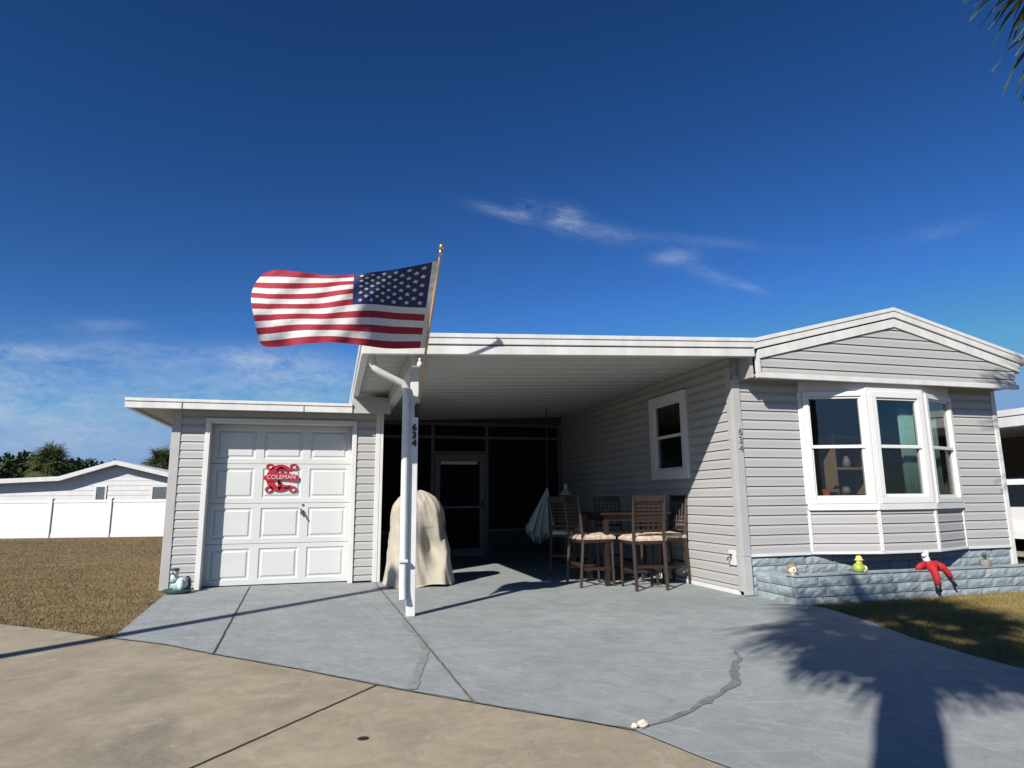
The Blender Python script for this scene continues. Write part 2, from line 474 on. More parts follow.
def make_palm(root, h, rng, nf=34, size=.85, pet=.85, r=.15, lean=(0, 0), dry=8, nleaf=26, boots=True, el_lo=-55):
    base = Vector(root.location)
    t = MB(); n = 26; path = []; rs = []
    for i in range(n + 1):
        f = i / n
        path.append(base + Vector((lean[0] * f * f, lean[1] * f * f, h * f - (.1 if i == 0 else 0))))
        rs.append(r * (1.25 - .25 * min(1, f * 4)) * (1 + .04 * math.sin(i * 2.3)) * (1.18 if f > .86 else 1))
    t.tube(path, rs, 14)
    if boots:
        for i in range(90):
            f = rng.uniform(.62, 1); a = i * 2.399
            c = base + Vector((lean[0] * f * f, lean[1] * f * f, h * f))
            o = Vector((math.cos(a), math.sin(a), 0))
            t.tube([c + o * r * .9, c + o * (r + .05) + Z * .10, c + o * (r + .10) + Z * .24], [.045, .035, .02], 5, squash=.5)
    t.build('trunk', M['trunk'], root, smooth='auto')
    top = base + Vector((lean[0], lean[1], h))
    c = MB()
    for i in range(nf):
        f = (i + .5) / nf
        el = R_(82 + (el_lo - 82) * f + rng.uniform(-9, 9))
        az = i * 2.399 + rng.uniform(-.25, .25)
        c.cur = 1 if i >= nf - dry else 0
        fan_leaf(c, top + Vector((0, 0, .15 - .35 * f)), az, el, pet * rng.uniform(.8, 1.15), size * rng.uniform(.85, 1.15), rng, .25 + .5 * f, nleaf)
    c.build('crown', [M['frond'], M['frond_dry']], root)
    return root

def make_oak(root, h, w, rng, n=2600, ls=.22):
    b = Vector(root.location)
    t = MB()
    t.tube([b - Z * .1, b + Z * h * .25, b + Vector((.15, 0, h * .5)), b + Vector((.1, .1, h * .8))], [.22, .17, .12, .04], 9)
    for i in range(7):
        a = i * 2.4; z = h * rng.uniform(.3, .55)
        t.tube([b + Z * z, b + Vector((math.cos(a) * w * .35, math.sin(a) * w * .35, z + h * .14)), b + Vector((math.cos(a) * w * .7, math.sin(a) * w * .7, z + h * .3))], [.09, .06, .02], 6)
    t.build('trunk', M['bark'], root, smooth=True)
    cl = [(Vector((rng.gauss(0, .42) * w, rng.gauss(0, .42) * w, h * rng.uniform(.48, .93))), rng.uniform(.22, .42) * w) for _ in range(22)]
    c = MB()
    for i in range(n):
        cc, r = rng.choice(cl)
        d = Vector((rng.gauss(0, 1), rng.gauss(0, 1), rng.gauss(0, .8))).normalized()
        p = b + cc + d * r * rng.uniform(.45, 1.05)
        u = Vector((rng.gauss(0, 1), rng.gauss(0, 1), rng.gauss(0, 1))).normalized(); v = u.orthogonal().normalized()
        s = ls * rng.uniform(.6, 1.3)
        c.add([p - u * s, p - v * s * .5, p + u * s, p + v * s * .5], [(0, 1, 2, 3)])
    c.build('crown', M['leaf'], root)
    return root

# ------------------------------------------------------------------ SUN / SKY / CAMERA
AZ, EL = R_(47.2), R_(35.6)
sun_dir = Vector((math.sin(AZ) * math.cos(EL), math.cos(AZ) * math.cos(EL), -math.sin(EL)))   # travel
sl = bpy.data.lights.new('sun', 'SUN'); sl.energy = 5.0; sl.angle = R_(.5); sl.color = (1, .945, .865)
so = bpy.data.objects.new('sun', sl); COL.objects.link(so)
so.rotation_euler = sun_dir.to_track_quat('-Z', 'Y').to_euler()
so.location = (-8, -8, 12)

w = bpy.data.worlds.new('World'); S.world = w; w.use_nodes = True
nt = w.node_tree
bg = nt.nodes['Background']
sky = nt.nodes.new('ShaderNodeTexSky'); sky.sky_type = 'NISHITA'; sky.sun_disc = False
sky.sun_elevation = EL; sky.sun_rotation = math.atan2(-sun_dir.x, -sun_dir.y)
sky.altitude = 0; sky.air_density = 1.0; sky.dust_density = .15; sky.ozone_density = 3.0
hs = nt.nodes.new('ShaderNodeHueSaturation'); hs.inputs['Saturation'].default_value = 1.12; hs.inputs['Value'].default_value = 1.0
nt.links.new(sky.outputs[0], hs.inputs['Color'])
sc_ = nt.nodes.new('ShaderNodeSeparateColor'); nt.links.new(hs.outputs[0], sc_.inputs[0])
cc_ = nt.nodes.new('ShaderNodeCombineColor')
for ch, (g_, k_, top_) in enumerate(((1.55, .36, 2.7), (1.50, .485, 4.8), (1.60, .500, 8.3))):
    v_ = math_n(nt, 'MULTIPLY', math_n(nt, 'POWER', sc_.outputs[ch], g_), k_)
    nt.links.new(math_n(nt, 'MINIMUM', v_, top_), cc_.inputs[ch])
deep = cc_.outputs[0]
tc = nt.nodes.new('ShaderNodeTexCoord'); sep = nt.nodes.new('ShaderNodeSeparateXYZ')
nt.links.new(tc.outputs['Generated'], sep.inputs[0])
yy = math_n(nt, 'MAXIMUM', sep.outputs[1], .02)
cu_ = math_n(nt, 'DIVIDE', sep.outputs[0], yy); cv_ = math_n(nt, 'DIVIDE', sep.outputs[2], yy)
def cloud_blob(u0, v0, a, b, ang, amp):
    du = math_n(nt, 'SUBTRACT', cu_, u0); dv = math_n(nt, 'SUBTRACT', cv_, v0)
    ca, sa = math.cos(ang), math.sin(ang)
    p = math_n(nt, 'ADD', math_n(nt, 'MULTIPLY', du, ca / a), math_n(nt, 'MULTIPLY', dv, sa / a))
    q = math_n(nt, 'ADD', math_n(nt, 'MULTIPLY', du, -sa / b), math_n(nt, 'MULTIPLY', dv, ca / b))
    r2 = math_n(nt, 'ADD', math_n(nt, 'MULTIPLY', p, p), math_n(nt, 'MULTIPLY', q, q))
    return math_n(nt, 'MULTIPLY', math_n(nt, 'POWER', 2.718, math_n(nt, 'MULTIPLY', r2, -1.0)), amp)
CLOUDS = [(0.2568, 0.4788, 0.0449, 0.0093, -0.1619, 0.45), (0.2993, 0.4836, 0.0233, 0.0187, 0.9195, 0.55), (0.3737, 0.4791, 0.0316, 0.0206, 0.0228, 0.75), (0.4388, 0.4619, 0.0607, 0.0154, -0.0694, 0.35), (0.5864, 0.4311, 0.042, 0.0132, 0.221, 0.65), (0.6171, 0.4649, 0.1706, 0.0099, 0.0184, 0.22), (0.6541, 0.4007, 0.0523, 0.0122, -0.2169, 0.35), (0.7373, 0.3844, 0.037, 0.0084, -0.2516, 0.3), (-0.4144, 0.2008, 0.0713, 0.011, -0.0315, 0.907), (-0.2694, 0.2083, 0.0777, 0.0173, -0.0282, 0.423), (-0.3131, 0.1384, 0.248, 0.0469, -0.0086, 0.75), (-0.0963, 0.2051, 0.0856, 0.0181, 0.0102, 0.907), (-0.0526, 0.1736, 0.1171, 0.0301, 0.0015, 0.725), (-0.3556, 0.0827, 0.1985, 0.0295, 0.0148, 0.484), (-0.5638, 0.1564, 0.1651, 0.0646, 0.0396, 0.605), (-0.3226, 0.2443, 0.0501, 0.0086, 0.063, 0.302), (1.2096, 0.5424, 0.1159, 0.0171, 0.308, 0.16)]
acc = None
for cb in CLOUDS:
    g = cloud_blob(*cb)
    acc = g if acc is None else math_n(nt, 'ADD', acc, g)
cmb = nt.nodes.new('ShaderNodeCombineXYZ')
nt.links.new(math_n(nt, 'MULTIPLY', cu_, 1.0), cmb.inputs[0]); nt.links.new(math_n(nt, 'MULTIPLY', cv_, 2.6), cmb.inputs[1])
n1 = tex_noise(nt, cmb.outputs[0], 5.5, 9, .62, .5)
n2 = tex_noise(nt, cmb.outputs[0], 26, 9, .70, 1.1)
nn = math_n(nt, 'ADD', math_n(nt, 'MULTIPLY', n1, .55), math_n(nt, 'MULTIPLY', n2, .45))
nr = ramp(nt, nn, [(.38, 0.0), (.63, 1.0)])
dens = math_n(nt, 'MULTIPLY', math_n(nt, 'MULTIPLY', acc, nr), .78, clamp=True)
CLOUD_COL = (6.3, 7.6, 9.6)
cm = mixc(nt, dens, deep, CLOUD_COL)
nt.links.new(cm, bg.inputs['Color'])
bg.inputs['Strength'].default_value = .06

F_PX = 648.0
cam = bpy.data.cameras.new('camera'); cam.sensor_width = 36; cam.lens = F_PX / 1024 * 36; cam.clip_start = .05; cam.clip_end = 1500
co = bpy.data.objects.new('camera', cam); COL.objects.link(co)
RW = ((.965, .037, .261), (-.264, .170, .949), (-.009, -.985, .174))     # world = R @ (right, down, forward)
def _d(px, py): return Vector(((px - 512) / F_PX, (py - 384) / F_PX, 1)).normalized()
Yc = _d(332, 500); Xc = _d(2870, 477); Xc = (Xc - Yc * Xc.dot(Yc)).normalized(); Zc = Xc.cross(Yc)
RM = Matrix((Xc, Yc, Zc))              # rows: world axes in camera coordinates (x right, y down, z forward)
right = RM @ Vector((1, 0, 0)); down = RM @ Vector((0, 1, 0)); fwd = RM @ Vector((0, 0, 1))
mw = Matrix.Identity(4)
for i in range(3):
    mw[i][0] = right[i]; mw[i][1] = -down[i]; mw[i][2] = -fwd[i]
mw.translation = EYE
co.matrix_world = mw
S.camera = co
vs_ = S.view_settings
vs_.view_transform = 'Standard'; vs_.look = 'None'; vs_.exposure = .35; vs_.gamma = 1; vs_.use_curve_mapping = False
S.render.engine = 'CYCLES'
S.cycles.max_bounces = 8; S.cycles.diffuse_bounces = 1; S.cycles.transparent_max_bounces = 12

# ------------------------------------------------------------------ GROUND, ROAD, DRIVEWAY, LAWNS
g = MB(); g.quad((-250, -120, -.06), (250, -120, -.06), (250, 400, -.06), (-250, 400, -.06))
struct(g.build('ground', M['lawnL']))

edge = [(-14, 12.6), (-9.0, 11.3), (-6.0, 9.75), (-4.2, 8.42), (-2.967, 7.437), (-2.278, 6.871), (-1.725, 6.366), (-1.234, 5.954), (-.833, 5.511),
        (-.164, 4.824), (.434, 4.158), (.975, 3.604), (1.298, 3.292), (1.466, 3.12), (1.60, 2.72), (1.85, 2.1), (2.3, 1.0), (2.9, -.6)]
def grid_poly(pts, z, name, mat):
    bm = bmesh.new()
    vs = [bm.verts.new((p[0], p[1], z)) for p in pts]
    bm.faces.new(vs); bmesh.ops.triangulate(bm, faces=bm.faces[:])
    me = bpy.data.meshes.new(name); bm.to_mesh(me); bm.free(); me.materials.append(mat)
    for p in me.polygons:
        if p.normal.z < 0: p.flip()
    o = bpy.data.objects.new(name, me); COL.objects.link(o); return o
struct(grid_poly(edge + [(12, -.6), (12, -30), (-40, -30), (-40, 12.6)], 0, 'road', M['road']))
drv = edge[6:] + [(5.0, -.6), (4.30, 1.2), (4.33, 2.4), (4.36, 3.421), (4.377, 3.768), (4.479, 4.372), (4.717, 5.126), (4.84, 5.75), (4.78, 6.3), (4.6, 6.9), (4.6, 13.2), (.5, 13.2), (.5, 9.75), (-2.0, 9.75), (-1.92, 9.0)]
struct(grid_poly(drv, .004, 'driveway', M['drive']))
struct(grid_poly([(-60, 15.5)] + [(-40, 14.4)] + edge[:7] + [(-1.92, 9.0), (-2.0, 9.75), (-2.2, 26), (-60, 30)], -.012, 'lawn', M['lawnL']))
struct(grid_poly([(4.30, 1.2), (4.33, 2.4), (4.36, 3.421), (4.377, 3.768), (4.479, 4.372), (4.717, 5.126), (4.84, 5.75), (4.78, 6.1), (9.1, 6.1), (9.1, 6.7), (30, 6.7), (30, 1.2)][::-1], -.010, 'side_lawn', M['lawnR']))

M['joint'] = simple('joint_filler', (.045, .042, .04), .95, .3, 20)
M['joint_pale'] = simple('sandy_joint_filler', (.13, .12, .10), .95, .4, 16)
M['crackm'] = simple('dark_crack_stain', (.158, .176, .186), .95, .25, 14, .5, 60)
M['stain'] = simple('rusty_water_stain', (.225, .240, .232), .95, .30, 14)
def strip(pts, wd, z, name, mat, jitter=0, seed=1, taper=True):
    rng = random.Random(seed); P = [Vector((p[0], p[1], z)) for p in pts]
    dense = []
    for a, b in zip(P, P[1:]):
        n = max(1, int((b - a).length / .06)) if jitter else 1
        dense += [a.lerp(b, i / n) for i in range(n)]
    dense.append(P[-1]); m = MB(); vs = []
    for i, p in enumerate(dense):
        t = (dense[min(i + 1, len(dense) - 1)] - dense[max(i - 1, 0)]).normalized(); nrm = Vector((-t.y, t.x, 0))
        f = i / (len(dense) - 1); k = 1.0
        if jitter and taper: k = min(1, 4 * f + .15, 4 * (1 - f) + .15) * rng.uniform(.45, 1.35)
        off = nrm * rng.uniform(-jitter, jitter)
        vs += [p + off + nrm * wd * k * rng.uniform(.8, 1.2), p + off - nrm * wd * k * rng.uniform(.8, 1.2)]
    m.add(vs, [(2 * i + 1, 2 * i + 3, 2 * i + 2, 2 * i) for i in range(len(dense) - 1)])
    return struct(m.build(name, mat))
strip([(-1.003, 9.5), (-.808, 5.50)], .007, .008, 'expansion_joint', M['joint'], .003, 9, False)
strip([(.607, 9.3), (.725, 6.0), (.80, 3.79)], .008, .008, 'expansion_joint', M['joint_pale'], .003, 8, False)
strip([(.309, 4.30), (-.533, 3.262), (-2.4, .95)], .0065, .004, 'expansion_joint', M['joint'], .0025, 10, False)
strip([(p[0], p[1]) for p in edge[6:14]], .0045, .0085, 'expansion_joint', M['joint_pale'], .006, 4, False)
strip([(2.90, 4.42), (2.80, 4.22), (2.62, 4.02), (2.449, 3.758), (2.33, 3.62), (2.138, 3.489), (1.866, 3.298), (1.68, 3.20), (1.50, 3.121)], .025, .008, 'concrete_crack', M['crackm'], .010, 3)
strip([(.70, 6.4), (.68, 6.0), (.74, 5.5), (.715, 5.1), (.63, 4.7), (.55, 4.35), (.50, 4.12)], .030, .0075, 'water_stain', M['stain'], .003, 5, False)

def blades(name, mat, region, n, hgt, seed, bias=1.0):
    rng = random.Random(seed); m = MB(); cnt = 0
    vs = []; fs = []
    while cnt < n:
        p = region(rng)
        if p is None: continue
        x, y = p; a = rng.uniform(0, 2 * PI); h = hgt * rng.uniform(.5, 1.2); wd = .0012 + .00022 * math.hypot(x, y)
        k = rng.uniform(.2, 1.1) * h
        o = len(vs); z0 = -.013
        vs += [(x - math.cos(a) * wd, y - math.sin(a) * wd, z0), (x + math.cos(a) * wd, y + math.sin(a) * wd, z0), (x + k * math.sin(a * 3.1), y + k * math.cos(a * 2.3), z0 + h)]
        fs.append((o, o + 1, o + 2)); cnt += 1
    m.v = vs; m.f = fs; m.mi = [0] * len(fs)
    return struct(m.build(name, mat), 'stuff')
def edge_y(x):
    for (x0, y0), (x1, y1) in zip(edge, edge[1:]):
        if x0 <= x <= x1: return y0 + (y1 - y0) * (x - x0) / (x1 - x0)
    return 13
def regL(rng):
    d = 6.3 * (24 / 6.3) ** (rng.random() ** 1.6); a = rng.uniform(-.60, -.09)
    x = d * a - rng.uniform(0, .2); y = d
    if x > -1.86 + (.16 if y < 8 else 0) * min(1, (8.8 - y) / 2.4) or y < edge_y(x) + .02: return None
    if x > -2.08 and y > 9.0: return None
    return x, y
struct(blades('lawn_grass', M['bladeL'], regL, 120000, .024, 11), 'stuff')
LE = [(2.4, 4.33), (3.421, 4.36), (3.768, 4.377), (4.372, 4.479), (5.126, 4.717), (5.75, 4.84), (6.2, 4.80)]
def regR(rng):
    x = rng.uniform(4.3, 9.0); y = rng.uniform(2.7, 5.96)
    xe = 9
    for (y0, x0), (y1, x1) in zip(LE, LE[1:]):
        if y0 <= y <= y1: xe = x0 + (x1 - x0) * (y - y0) / (y1 - y0)
    return (x, y) if x > xe + .01 else None
struct(blades('side_lawn_grass', M['bladeR'], regR, 170000, .040, 12), 'stuff')

# ------------------------------------------------------------------ windows
def window(parent, P, U, N, w_, h_, fr=.075, trim=.0, name='window', deep=.05, sash=.045, wall_in=.04):
    """double hung window, lower-left outer corner P; frame mesh is the part, its two panes are sub-parts"""
    m = MB()
    o = lambda u0, u1, z0, z1, n0, n1: m.obox(P, U, Z, N, u0, u1, z0, z1, n0, n1)
    # outer frame (jambs between head and sill)
    o(0, w_, 0, fr, -wall_in, deep); o(0, w_, h_ - fr, h_, -wall_in, deep)
    o(0, fr, fr, h_ - fr, -wall_in, deep); o(w_ - fr, w_, fr, h_ - fr, -wall_in, deep)
    mid = h_ * .5
    iw0, iw1 = fr, w_ - fr
    # upper sash (outer), lower sash (set back)
    o(iw0, iw1, mid - .018, mid + .022, -.012, deep - .014)
    o(iw0, iw1, h_ - fr - .028, h_ - fr, -.010, deep - .018)
    o(iw0, iw0 + .024, mid + .022, h_ - fr - .028, -.010, deep - .018); o(iw1 - .024, iw1, mid + .022, h_ - fr - .028, -.010, deep - .018)
    o(iw0, iw1, fr, fr + .036, -.03, deep - .03)
    o(iw0, iw0 + .03, fr + .036, mid - .018, -.03, deep - .03); o(iw1 - .03, iw1, fr + .036, mid - .018, -.03, deep - .03)
    f = m.build(name, M['white_vinyl'], parent, bev=.004)
    gm = MB(); gm.obox(P, U, Z, N, iw0 + .02, iw1 - .02, mid + .01, h_ - fr - .01, .006, .011); gm.build('glass', M['glass'], f)
    gm = MB(); gm.obox(P, U, Z, N, iw0 + .02, iw1 - .02, fr + .02, mid - .005, -.012, -.007); gm.build('glass', M['glass'], f)
    gm = MB(); q = lambda u, z: P + U * u + Z * z + N * .010
    gm.quad(q(iw0 + .02, fr + .02), q(iw1 - .02, fr + .02), q(iw1 - .02, mid - .005), q(iw0 + .02, mid - .005)); gm.build('insect_screen', M['halfscreen'], f)
    return f

# ------------------------------------------------------------------ MOBILE HOME
HX0, HX1, HY, HB = 4.57, 8.60, 6.68, 20.0
OV = 6.35                                           # front edge of roofs
home = thing('mobile_home', (6.6, 6.68, 0), 'grey sided mobile home with low white gable and bay window above the blue block planter', 'house')
bayL, bayFL, bayFR, bayR, BY = 5.50, 6.27, 7.11, 7.83, 6.43
WT = 2.56
fs_ = MB()
siding(fs_, Vector((HX0, HY, 0)), X, -Y, bayL - HX0, .455, WT)
fs_.build('front_siding', M['siding'], home)
fs_ = MB(); siding(fs_, Vector((bayR, HY, 0)), X, -Y, HX1 - bayR, .455, WT); fs_.build('front_siding', M['siding'], home)
SW = (7.71, 8.735, 1.363, 2.553)
ss = MB(); siding(ss, Vector((HX0, HB, 0)), -Y, -X, HB - HY, .06, 2.86, holes=[(HB - SW[1] + .02, HB - SW[0] - .02, SW[2] + .02, SW[3] - .02)], start=.0)
ss.build('side_siding', M['siding'], home)
# inner shell, floor, ceiling, back
sh = MB()
sh.quad((HX1, HY, 0), (HX1, HB, 0), (HX1, HB, 2.75), (HX1, HY, 2.75)); sh.quad((HX0, HB, 0), (HX1, HB, 0), (HX1, HB, 2.75), (HX0, HB, 2.75))
sh.build('outer_wall', M['siding'], home)
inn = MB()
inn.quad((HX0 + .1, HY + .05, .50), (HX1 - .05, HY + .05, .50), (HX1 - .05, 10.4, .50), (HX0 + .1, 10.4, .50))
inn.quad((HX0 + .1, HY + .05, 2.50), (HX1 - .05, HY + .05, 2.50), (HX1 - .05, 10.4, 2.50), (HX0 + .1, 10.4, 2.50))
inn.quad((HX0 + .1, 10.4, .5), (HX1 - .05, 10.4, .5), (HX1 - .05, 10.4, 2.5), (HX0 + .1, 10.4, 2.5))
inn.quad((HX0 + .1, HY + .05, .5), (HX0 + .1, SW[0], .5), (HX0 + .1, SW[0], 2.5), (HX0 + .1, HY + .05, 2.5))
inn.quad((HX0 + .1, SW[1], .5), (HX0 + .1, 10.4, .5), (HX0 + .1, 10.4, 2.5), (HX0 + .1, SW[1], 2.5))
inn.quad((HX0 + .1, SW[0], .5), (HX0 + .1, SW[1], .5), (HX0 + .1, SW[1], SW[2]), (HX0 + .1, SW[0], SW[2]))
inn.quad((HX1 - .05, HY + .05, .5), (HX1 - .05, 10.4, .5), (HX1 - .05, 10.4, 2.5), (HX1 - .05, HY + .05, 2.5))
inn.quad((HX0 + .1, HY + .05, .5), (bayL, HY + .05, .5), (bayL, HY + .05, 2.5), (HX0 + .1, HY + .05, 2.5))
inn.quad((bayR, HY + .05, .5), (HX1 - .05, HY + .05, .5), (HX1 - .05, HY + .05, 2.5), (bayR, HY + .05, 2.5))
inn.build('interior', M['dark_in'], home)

# corner and base trim
tr = MB()
tr.box(HX0 - .024, HX0 + .085, HY - .026, HY + .012, .44, 2.50)
tr.box(HX0 - .026, HX0 + .012, HY + .0125, HY + .10, .05, 2.66)
tr.box(HX0 - .024, HX0 + .085, HY - .026, HY + .012, .012, .438)
tr.build('corner_trim', M['siding'], home, bev=.006)
t2 = MB(); t2.box(HX1 - .045, HX1 + .03, HY - .026, HY + .07, .02, 2.50); t2.build('corner_trim', M['white'], home, bev=.006)
bt = MB()
bt.box(HX0 + .087, bayL - .03, HY - .030, HY + .006, .435, .462); bt.build('base_trim', M['white'], home)
bt = MB(); bt.box(bayR + .03, HX1 - .047, HY - .030, HY + .006, .435, .462); bt.build('base_trim', M['white'], home)
bt = MB(); bt.box(HX0 - .028, HX0 + .004, HY + .102, 12.7, .006, .055); bt.build('base_trim', M['white'], home)

# skirting of split blocks
def blocks(mb, P, U, N, L, z0, z1, rows, bw, rng, rough=.012, depth=.03):
    rh = (z1 - z0) / rows
    for r in range(rows):
        u = -rng.uniform(0, bw) if r % 2 else -rng.uniform(0, bw * .3)
        while u < L:
            u1 = u + bw * rng.uniform(.75, 1.25)
            a, b = max(0, u), min(L, u1); u = u1
            if b - a < .03: continue
            gp = .004; nx = max(2, int((b - a) / .05)); nz = 3
            base = rng.uniform(-.006, .008)
            vs = []
            for j in range(nz + 1):
                for i in range(nx + 1):
                    uu = a + gp + (b - a - 2 * gp) * i / nx; zz = z0 + r * rh + gp + (rh - 2 * gp) * j / nz
                    edge_ = i in (0, nx) or j in (0, nz)
                    n_ = depth + base + (rng.uniform(-rough, rough) if not edge_ else -.010 + rng.uniform(-.003, .003))
                    vs.append(P + U * uu + Z * zz + N * n_)
            o = len(vs)
            fs = [(j * (nx + 1) + i, j * (nx + 1) + i + 1, (j + 1) * (nx + 1) + i + 1, (j + 1) * (nx + 1) + i) for j in range(nz) for i in range(nx)]
            ring = [(i, 0) for i in range(nx + 1)] + [(nx, j) for j in range(1, nz + 1)] + [(i, nz) for i in range(nx - 1, -1, -1)] + [(0, j) for j in range(nz - 1, 0, -1)]
            bk = []
            for (i, j) in ring:
                uu = a + gp + (b - a - 2 * gp) * i / nx; zz = z0 + r * rh + gp + (rh - 2 * gp) * j / nz
                bk.append(len(vs)); vs.append(P + U * uu + Z * zz)
            for k in range(len(ring)):
                i, j = ring[k]; i2, j2 = ring[(k + 1) % len(ring)]
                fs.append((bk[k], bk[(k + 1) % len(ring)], j2 * (nx + 1) + i2, j * (nx + 1) + i))
            mb.add(vs, fs)
rb = random.Random(5)
sk = MB(); blocks(sk, Vector((HX0 + .088, HY + .022, 0)), X, -Y, HX1 - HX0 - .14, 0, .434, 4, .36, rb, .005)
sk.box(HX0 + .06, HX1 - .05, HY + .0225, HY + .10, 0, .434)
sk.build('skirting', M['block'], home)

# bay
bs = MB(); bw_ = MB(); bt = MB()
pts = [Vector((bayL, HY, 0)), Vector((bayFL, BY, 0)), Vector((bayFR, BY, 0)), Vector((bayR, HY, 0))]
for a, b in zip(pts, pts[1:]):
    U = (b - a).normalized(); N = Vector((U.y, -U.x, 0)); L = (b - a).length
    siding(bs, a, U, N, L, .462, .955, start=.455)
    bt.obox(a, U, Z, N, -.012, L + .012, .437, .466, -.02, .028)           # bottom strip
    bt.obox(a, U, Z, N, -.012, L + .012, .945, 1.022, -.02, .045)          # wide stool below the sashes
    bt.obox(a, U, Z, N, -.006, L + .006, 2.375, 2.52, -.02, .020)          # head
    bt.obox(a, U, Z, N, -.03, .026, 1.022, 2.375, -.03, .030); bt.obox(a, U, Z, N, L - .026, L + .03, 1.022, 2.375, -.03, .030)
    bt.obox(a, U, Z, N, -.022, .016, .466, .945, -.02, .026); bt.obox(a, U, Z, N, L - .016, L + .022, .466, .945, -.02, .026)
bs.build('bay_siding', M['siding'], home)
bt.build('bay_trim', M['white'], home, bev=.005)
fl = MB(); fl.prism([(p.x, p.y, .452) for p in pts], (0, 0, .02)); fl.build('bay_floor', M['white'], home)
fl = MB(); fl.prism([(p.x, p.y, 2.50) for p in pts], (0, 0, .02)); fl.build('bay_ceiling', M['white'], home)
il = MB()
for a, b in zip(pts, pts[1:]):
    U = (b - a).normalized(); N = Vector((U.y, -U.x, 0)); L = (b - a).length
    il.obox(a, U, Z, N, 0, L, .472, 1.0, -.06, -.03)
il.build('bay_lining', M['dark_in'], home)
for a, b in zip(pts, pts[1:]):
    U = (b - a).normalized(); N = Vector((U.y, -U.x, 0)); L = (b - a).length
    window(home, a + U * .026 + Z * 1.022, U, N, L - .052, 1.353, fr=.075 if L > .82 else .06)
window(home, Vector((HX0 - .004, SW[1], SW[2])), -Y, -X, SW[1] - SW[0], SW[3] - SW[2], fr=.125)

# gable
RX, RZ, SL_ = 6.76, 3.455, .25
EXL, EXR = 4.68, 8.86
gs = MB()
apex = 3.20
def gclip(z):
    t = (apex - z) / SL_
    return max(EXL + .06, RX - t) - EXL, min(EXR - .19, RX + t) - EXL
siding(gs, Vector((EXL, OV + .045, 0)), X, -Y, EXR - EXL, 2.53, apex, clip=gclip, start=2.50)
gs.build('gable_siding', M['siding'], home)
rk = MB()
def rz(x, off): return RZ - off - SL_ * abs(x - RX)
def band(mb, o0, o1, y0, y1, x0, x1):
    mb.prism([(x0, y0, rz(x0, o0)), (RX, y0, rz(RX, o0)), (x1, y0, rz(x1, o0)), (x1, y0, rz(x1, o1)), (RX, y0, rz(RX, o1)), (x0, y0, rz(x0, o1))], (0, y1 - y0, 0))
band(rk, -.002, .045, OV - .012, OV + .10, EXL, EXR)
band(rk, .045, .125, OV - .002, OV + .10, EXL, EXR)
band(rk, .142, .250, OV + .012, OV + .10, EXL + .05, EXR - .10)
rk.build('rake_trim', M['white_alu'], home, bev=.004)
gb = MB(); gb.box(EXL + .03, EXR - .17, OV + .008, OV + .06, 2.475, 2.535)
gb.box(EXL + .03, EXL + .075, OV + .009, OV + .06, 2.536, 2.70)
gb.build('gable_base_trim', M['white_alu'], home, bev=.004)
en = MB(); en.box(EXL - .012, EXL + .028, OV + .09, HY + .01, 2.49, rz(EXL, .13)); en.box(HX0 - .003, EXL - .013, HY + .014, HY + .03, 2.46, 2.80); en.build('eave_return', M['siding'], home)
sf = MB(); sf.box(EXL + .035, EXR - .18, OV + .061, HY + .05, 2.505, 2.525)
sf.build('soffit', M['siding'], home)
rf = MB()
rf.prism([(EXL, OV + .10, rz(EXL, .0)), (RX, OV + .10, rz(RX, 0)), (EXR, OV + .10, rz(EXR, 0)), (EXR, OV + .10, rz(EXR, .10)), (RX, OV + .10, rz(RX, .12)), (EXL, OV + .10, rz(EXL, .12))], (0, HB - OV, 0))
rf.build('roof', M['asph_grey'], home)
eg = MB(); eg.box(EXR - .005, EXR + .07, OV - .03, HB, rz(EXR, .07), rz(EXR, -.005)); eg.build('gutter', M['fix_grey'], home, bev=.01)
ew = MB(); ew.box(EXR - .20, EXR - .01, OV + .10, HB, rz(EXR, .22), rz(EXR, .11)); ew.build('eave_board', M['white'], home)
# side wall upper closing strip under the home's roof
# house number on the corner, hose outlet plate
nb = text_mb('6\n3\n4', .115, .012, Vector((HX0 + .045, HY - .033, 1.775)), X, Z, vstack=True, bold=-.001)
nb.build('house_number', M['num_grey'], home)
hp = MB(); hp.box(HX0 - .034, HX0 - .012, 6.80, 6.93, .33, .50); hpo = hp.build('hose_outlet_plate', M['white'], home, bev=.004)
hb = MB(); hb.tube([(HX0 - .03, 6.865, .42), (HX0 - .075, 6.865, .42), (HX0 - .09, 6.865, .405), (HX0 - .092, 6.865, .385)], .011, 8)
hb.tube([(HX0 - .055, 6.865, .42), (HX0 - .055, 6.865, .452)], .007, 6); hb.lathe([(.020, 0), (.024, .005), (.020, .010)], (HX0 - .055, 6.865, .450), 12)
hb.build('tap', M['hardware'], hpo)

# ------------------------------------------------------------------ CARPORT
CXL, CXR = .23, EXL
CS = (2.94 - 2.745) / (4.69 - .23)
def cz(x, off=0): return 2.745 + CS * (x - .23) - off
cp = thing('carport', (2.6, 9.5, 0), 'white flat roofed carport with pan ceiling on a single front post between garage and home', 'carport')
def cband(mb, o0, o1, y0, y1, x0=CXL, x1=CXR):
    mb.prism([(x0, y0, cz(x0, o0)), (x1, y0, cz(x1, o0)), (x1, y0, cz(x1, o1)), (x0, y0, cz(x0, o1))], (0, y1 - y0, 0))
fa = MB()
cband(fa, 0, .045, OV - .012, OV + .10); cband(fa, .045, .112, OV - .002, OV + .10)
cband(fa, .128, .218, OV + .004, OV + .09)
